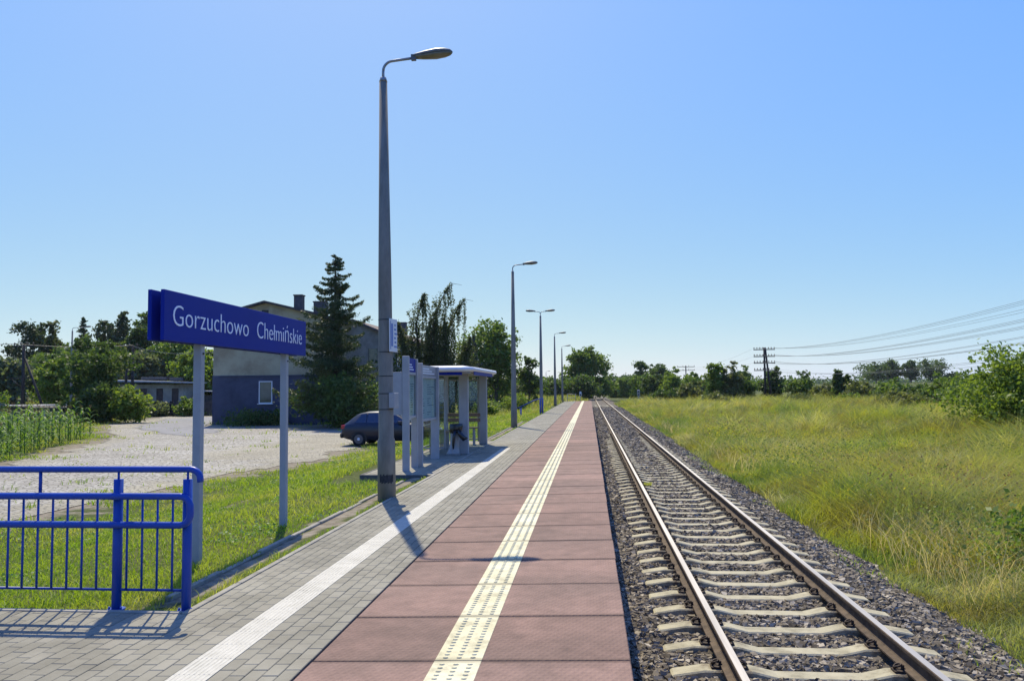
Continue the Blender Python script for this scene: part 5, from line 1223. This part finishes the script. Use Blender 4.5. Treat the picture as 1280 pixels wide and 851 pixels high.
weeds('tall_weeds', 130000, rndmat('tall_weed_leaves', [(.08, .13, .025), (.13, .18, .035), (.20, .24, .06)], .6, .42), .014, (.15, 1.1), 7, 75, 9, 60, .52, 3.3, 29, 'tall dark green weed clumps standing out of the meadow', per=70, spread=.24)
weeds('flowering_weeds', 90000, M['flower'], .013, (.45, .95), 12, 90, 8, 55, .56, 6.5, 23, 'patches of small yellow wild flowers in the meadow', per=10, spread=.3)
# ballast weeds
x = np.concatenate([3.3+.9*rg.random(5000), 1.3+rg.random(300)*.2]); y = np.concatenate([6+50*rg.random(5000), 20.5+rg.random(300)*.3])
ok = (fnoise(x, y, 1.0, 31) > .74) & (x > 3.25) | (x < 2); x, y = x[ok], y[ok]
tag(blades('ballast_weeds', x, y, track_bed_z(x, y)+.01, .05+.1*rg.random(len(x)), np.full(len(x), .014), M['lawn'], 95, .8), 'small tufts of weeds in the ballast beside the rails', 'weeds', kind='stuff')
# corn plants
def corn_proto(seed):
    rg_ = random.Random(seed); h = 1.5+.5*rg_.random(); b = MB()
    b.tube([(0, 0, -.1), (.02, 0, h*.6), (0, .02, h)], [.02, .016, .006], 5)
    for k in range(11):
        z = .15+h*.08*k; a = k*math.pi+rg_.uniform(-.5, .5)+k*.3; Ln = .45+.25*rg_.random(); c_, s_ = math.cos(a), math.sin(a); w_ = .045
        pr = [(0, 0), (.3, .28), (.65, .34), (1, .12)]; V_ = []
        for (q, up), ww in zip(pr, (w_*.6, w_, w_*.8, .004)):
            X = q*Ln*.8; V_ += [(X*c_-ww*s_, X*s_+ww*c_, z+up*Ln), (X*c_+ww*s_, X*s_-ww*c_, z+up*Ln)]
        b.add(V_, [(0, 1, 3, 2), (2, 3, 5, 4), (4, 5, 7, 6)], 0)
    for k in range(5): a = k*1.26; b.tube([(0, 0, h-.02), (.06*math.cos(a), .06*math.sin(a), h+.18)], .006, 3, 1)
    o = b.build('corn_plant', [M['corn'], M['seed']], fix=False); tag(o, 'leafy green corn plant in the patch beside the cobbled yard', 'plant', 'corn plants beside the yard'); return o
M['corn'] = rndmat('corn_leaf', [(.11, .19, .03), (.11, .19, .03)], .5, .4)
protos = [corn_proto(s_) for s_ in (1, 2, 3, 4)]; first = list(protos); cnt = 0
rr = random.Random(11)
for row in range(6):
    for k in range(26):
        s_ = k/25; bx0, by0, bx1, by1 = -19.9, 26.0, -26.6, 41.5
        x = bx0+(bx1-bx0)*s_-1.05*row+rr.uniform(-.2, .2)-.4; y = by0+(by1-by0)*s_+.35*row+rr.uniform(-.25, .25)
        if cnt < 4: o = first[cnt]
        else: o = protos[rr.randrange(4)].copy(); COL.objects.link(o)
        cnt += 1
        o.location = (x, y, float(G(x, y))); o.rotation_euler.z = rr.uniform(0, 6.28); sc = rr.uniform(.72, 1.02)*(.72 if s_ < .2 else 1); o.scale = (sc, sc, sc)
# ---------------- air ----------------
HZ = bpy.data.materials.new('thin_haze'); HZ.use_nodes = True; hn = HZ.node_tree.nodes; hn.remove(hn['Principled BSDF'])
pv = hn.new('ShaderNodeVolumePrincipled'); pv.inputs['Color'].default_value = (.82, .90, 1, 1); pv.inputs['Density'].default_value = .00008; pv.inputs['Anisotropy'].default_value = .3
HZ.node_tree.links.new(pv.outputs[0], hn['Material Output'].inputs['Volume'])
b = MB(); b.box(-1600, -70, -3, 1600, 2600, 20); hz = b.build('haze', HZ); tag(hz, 'thin summer haze over the far fields', 'haze', kind='stuff')
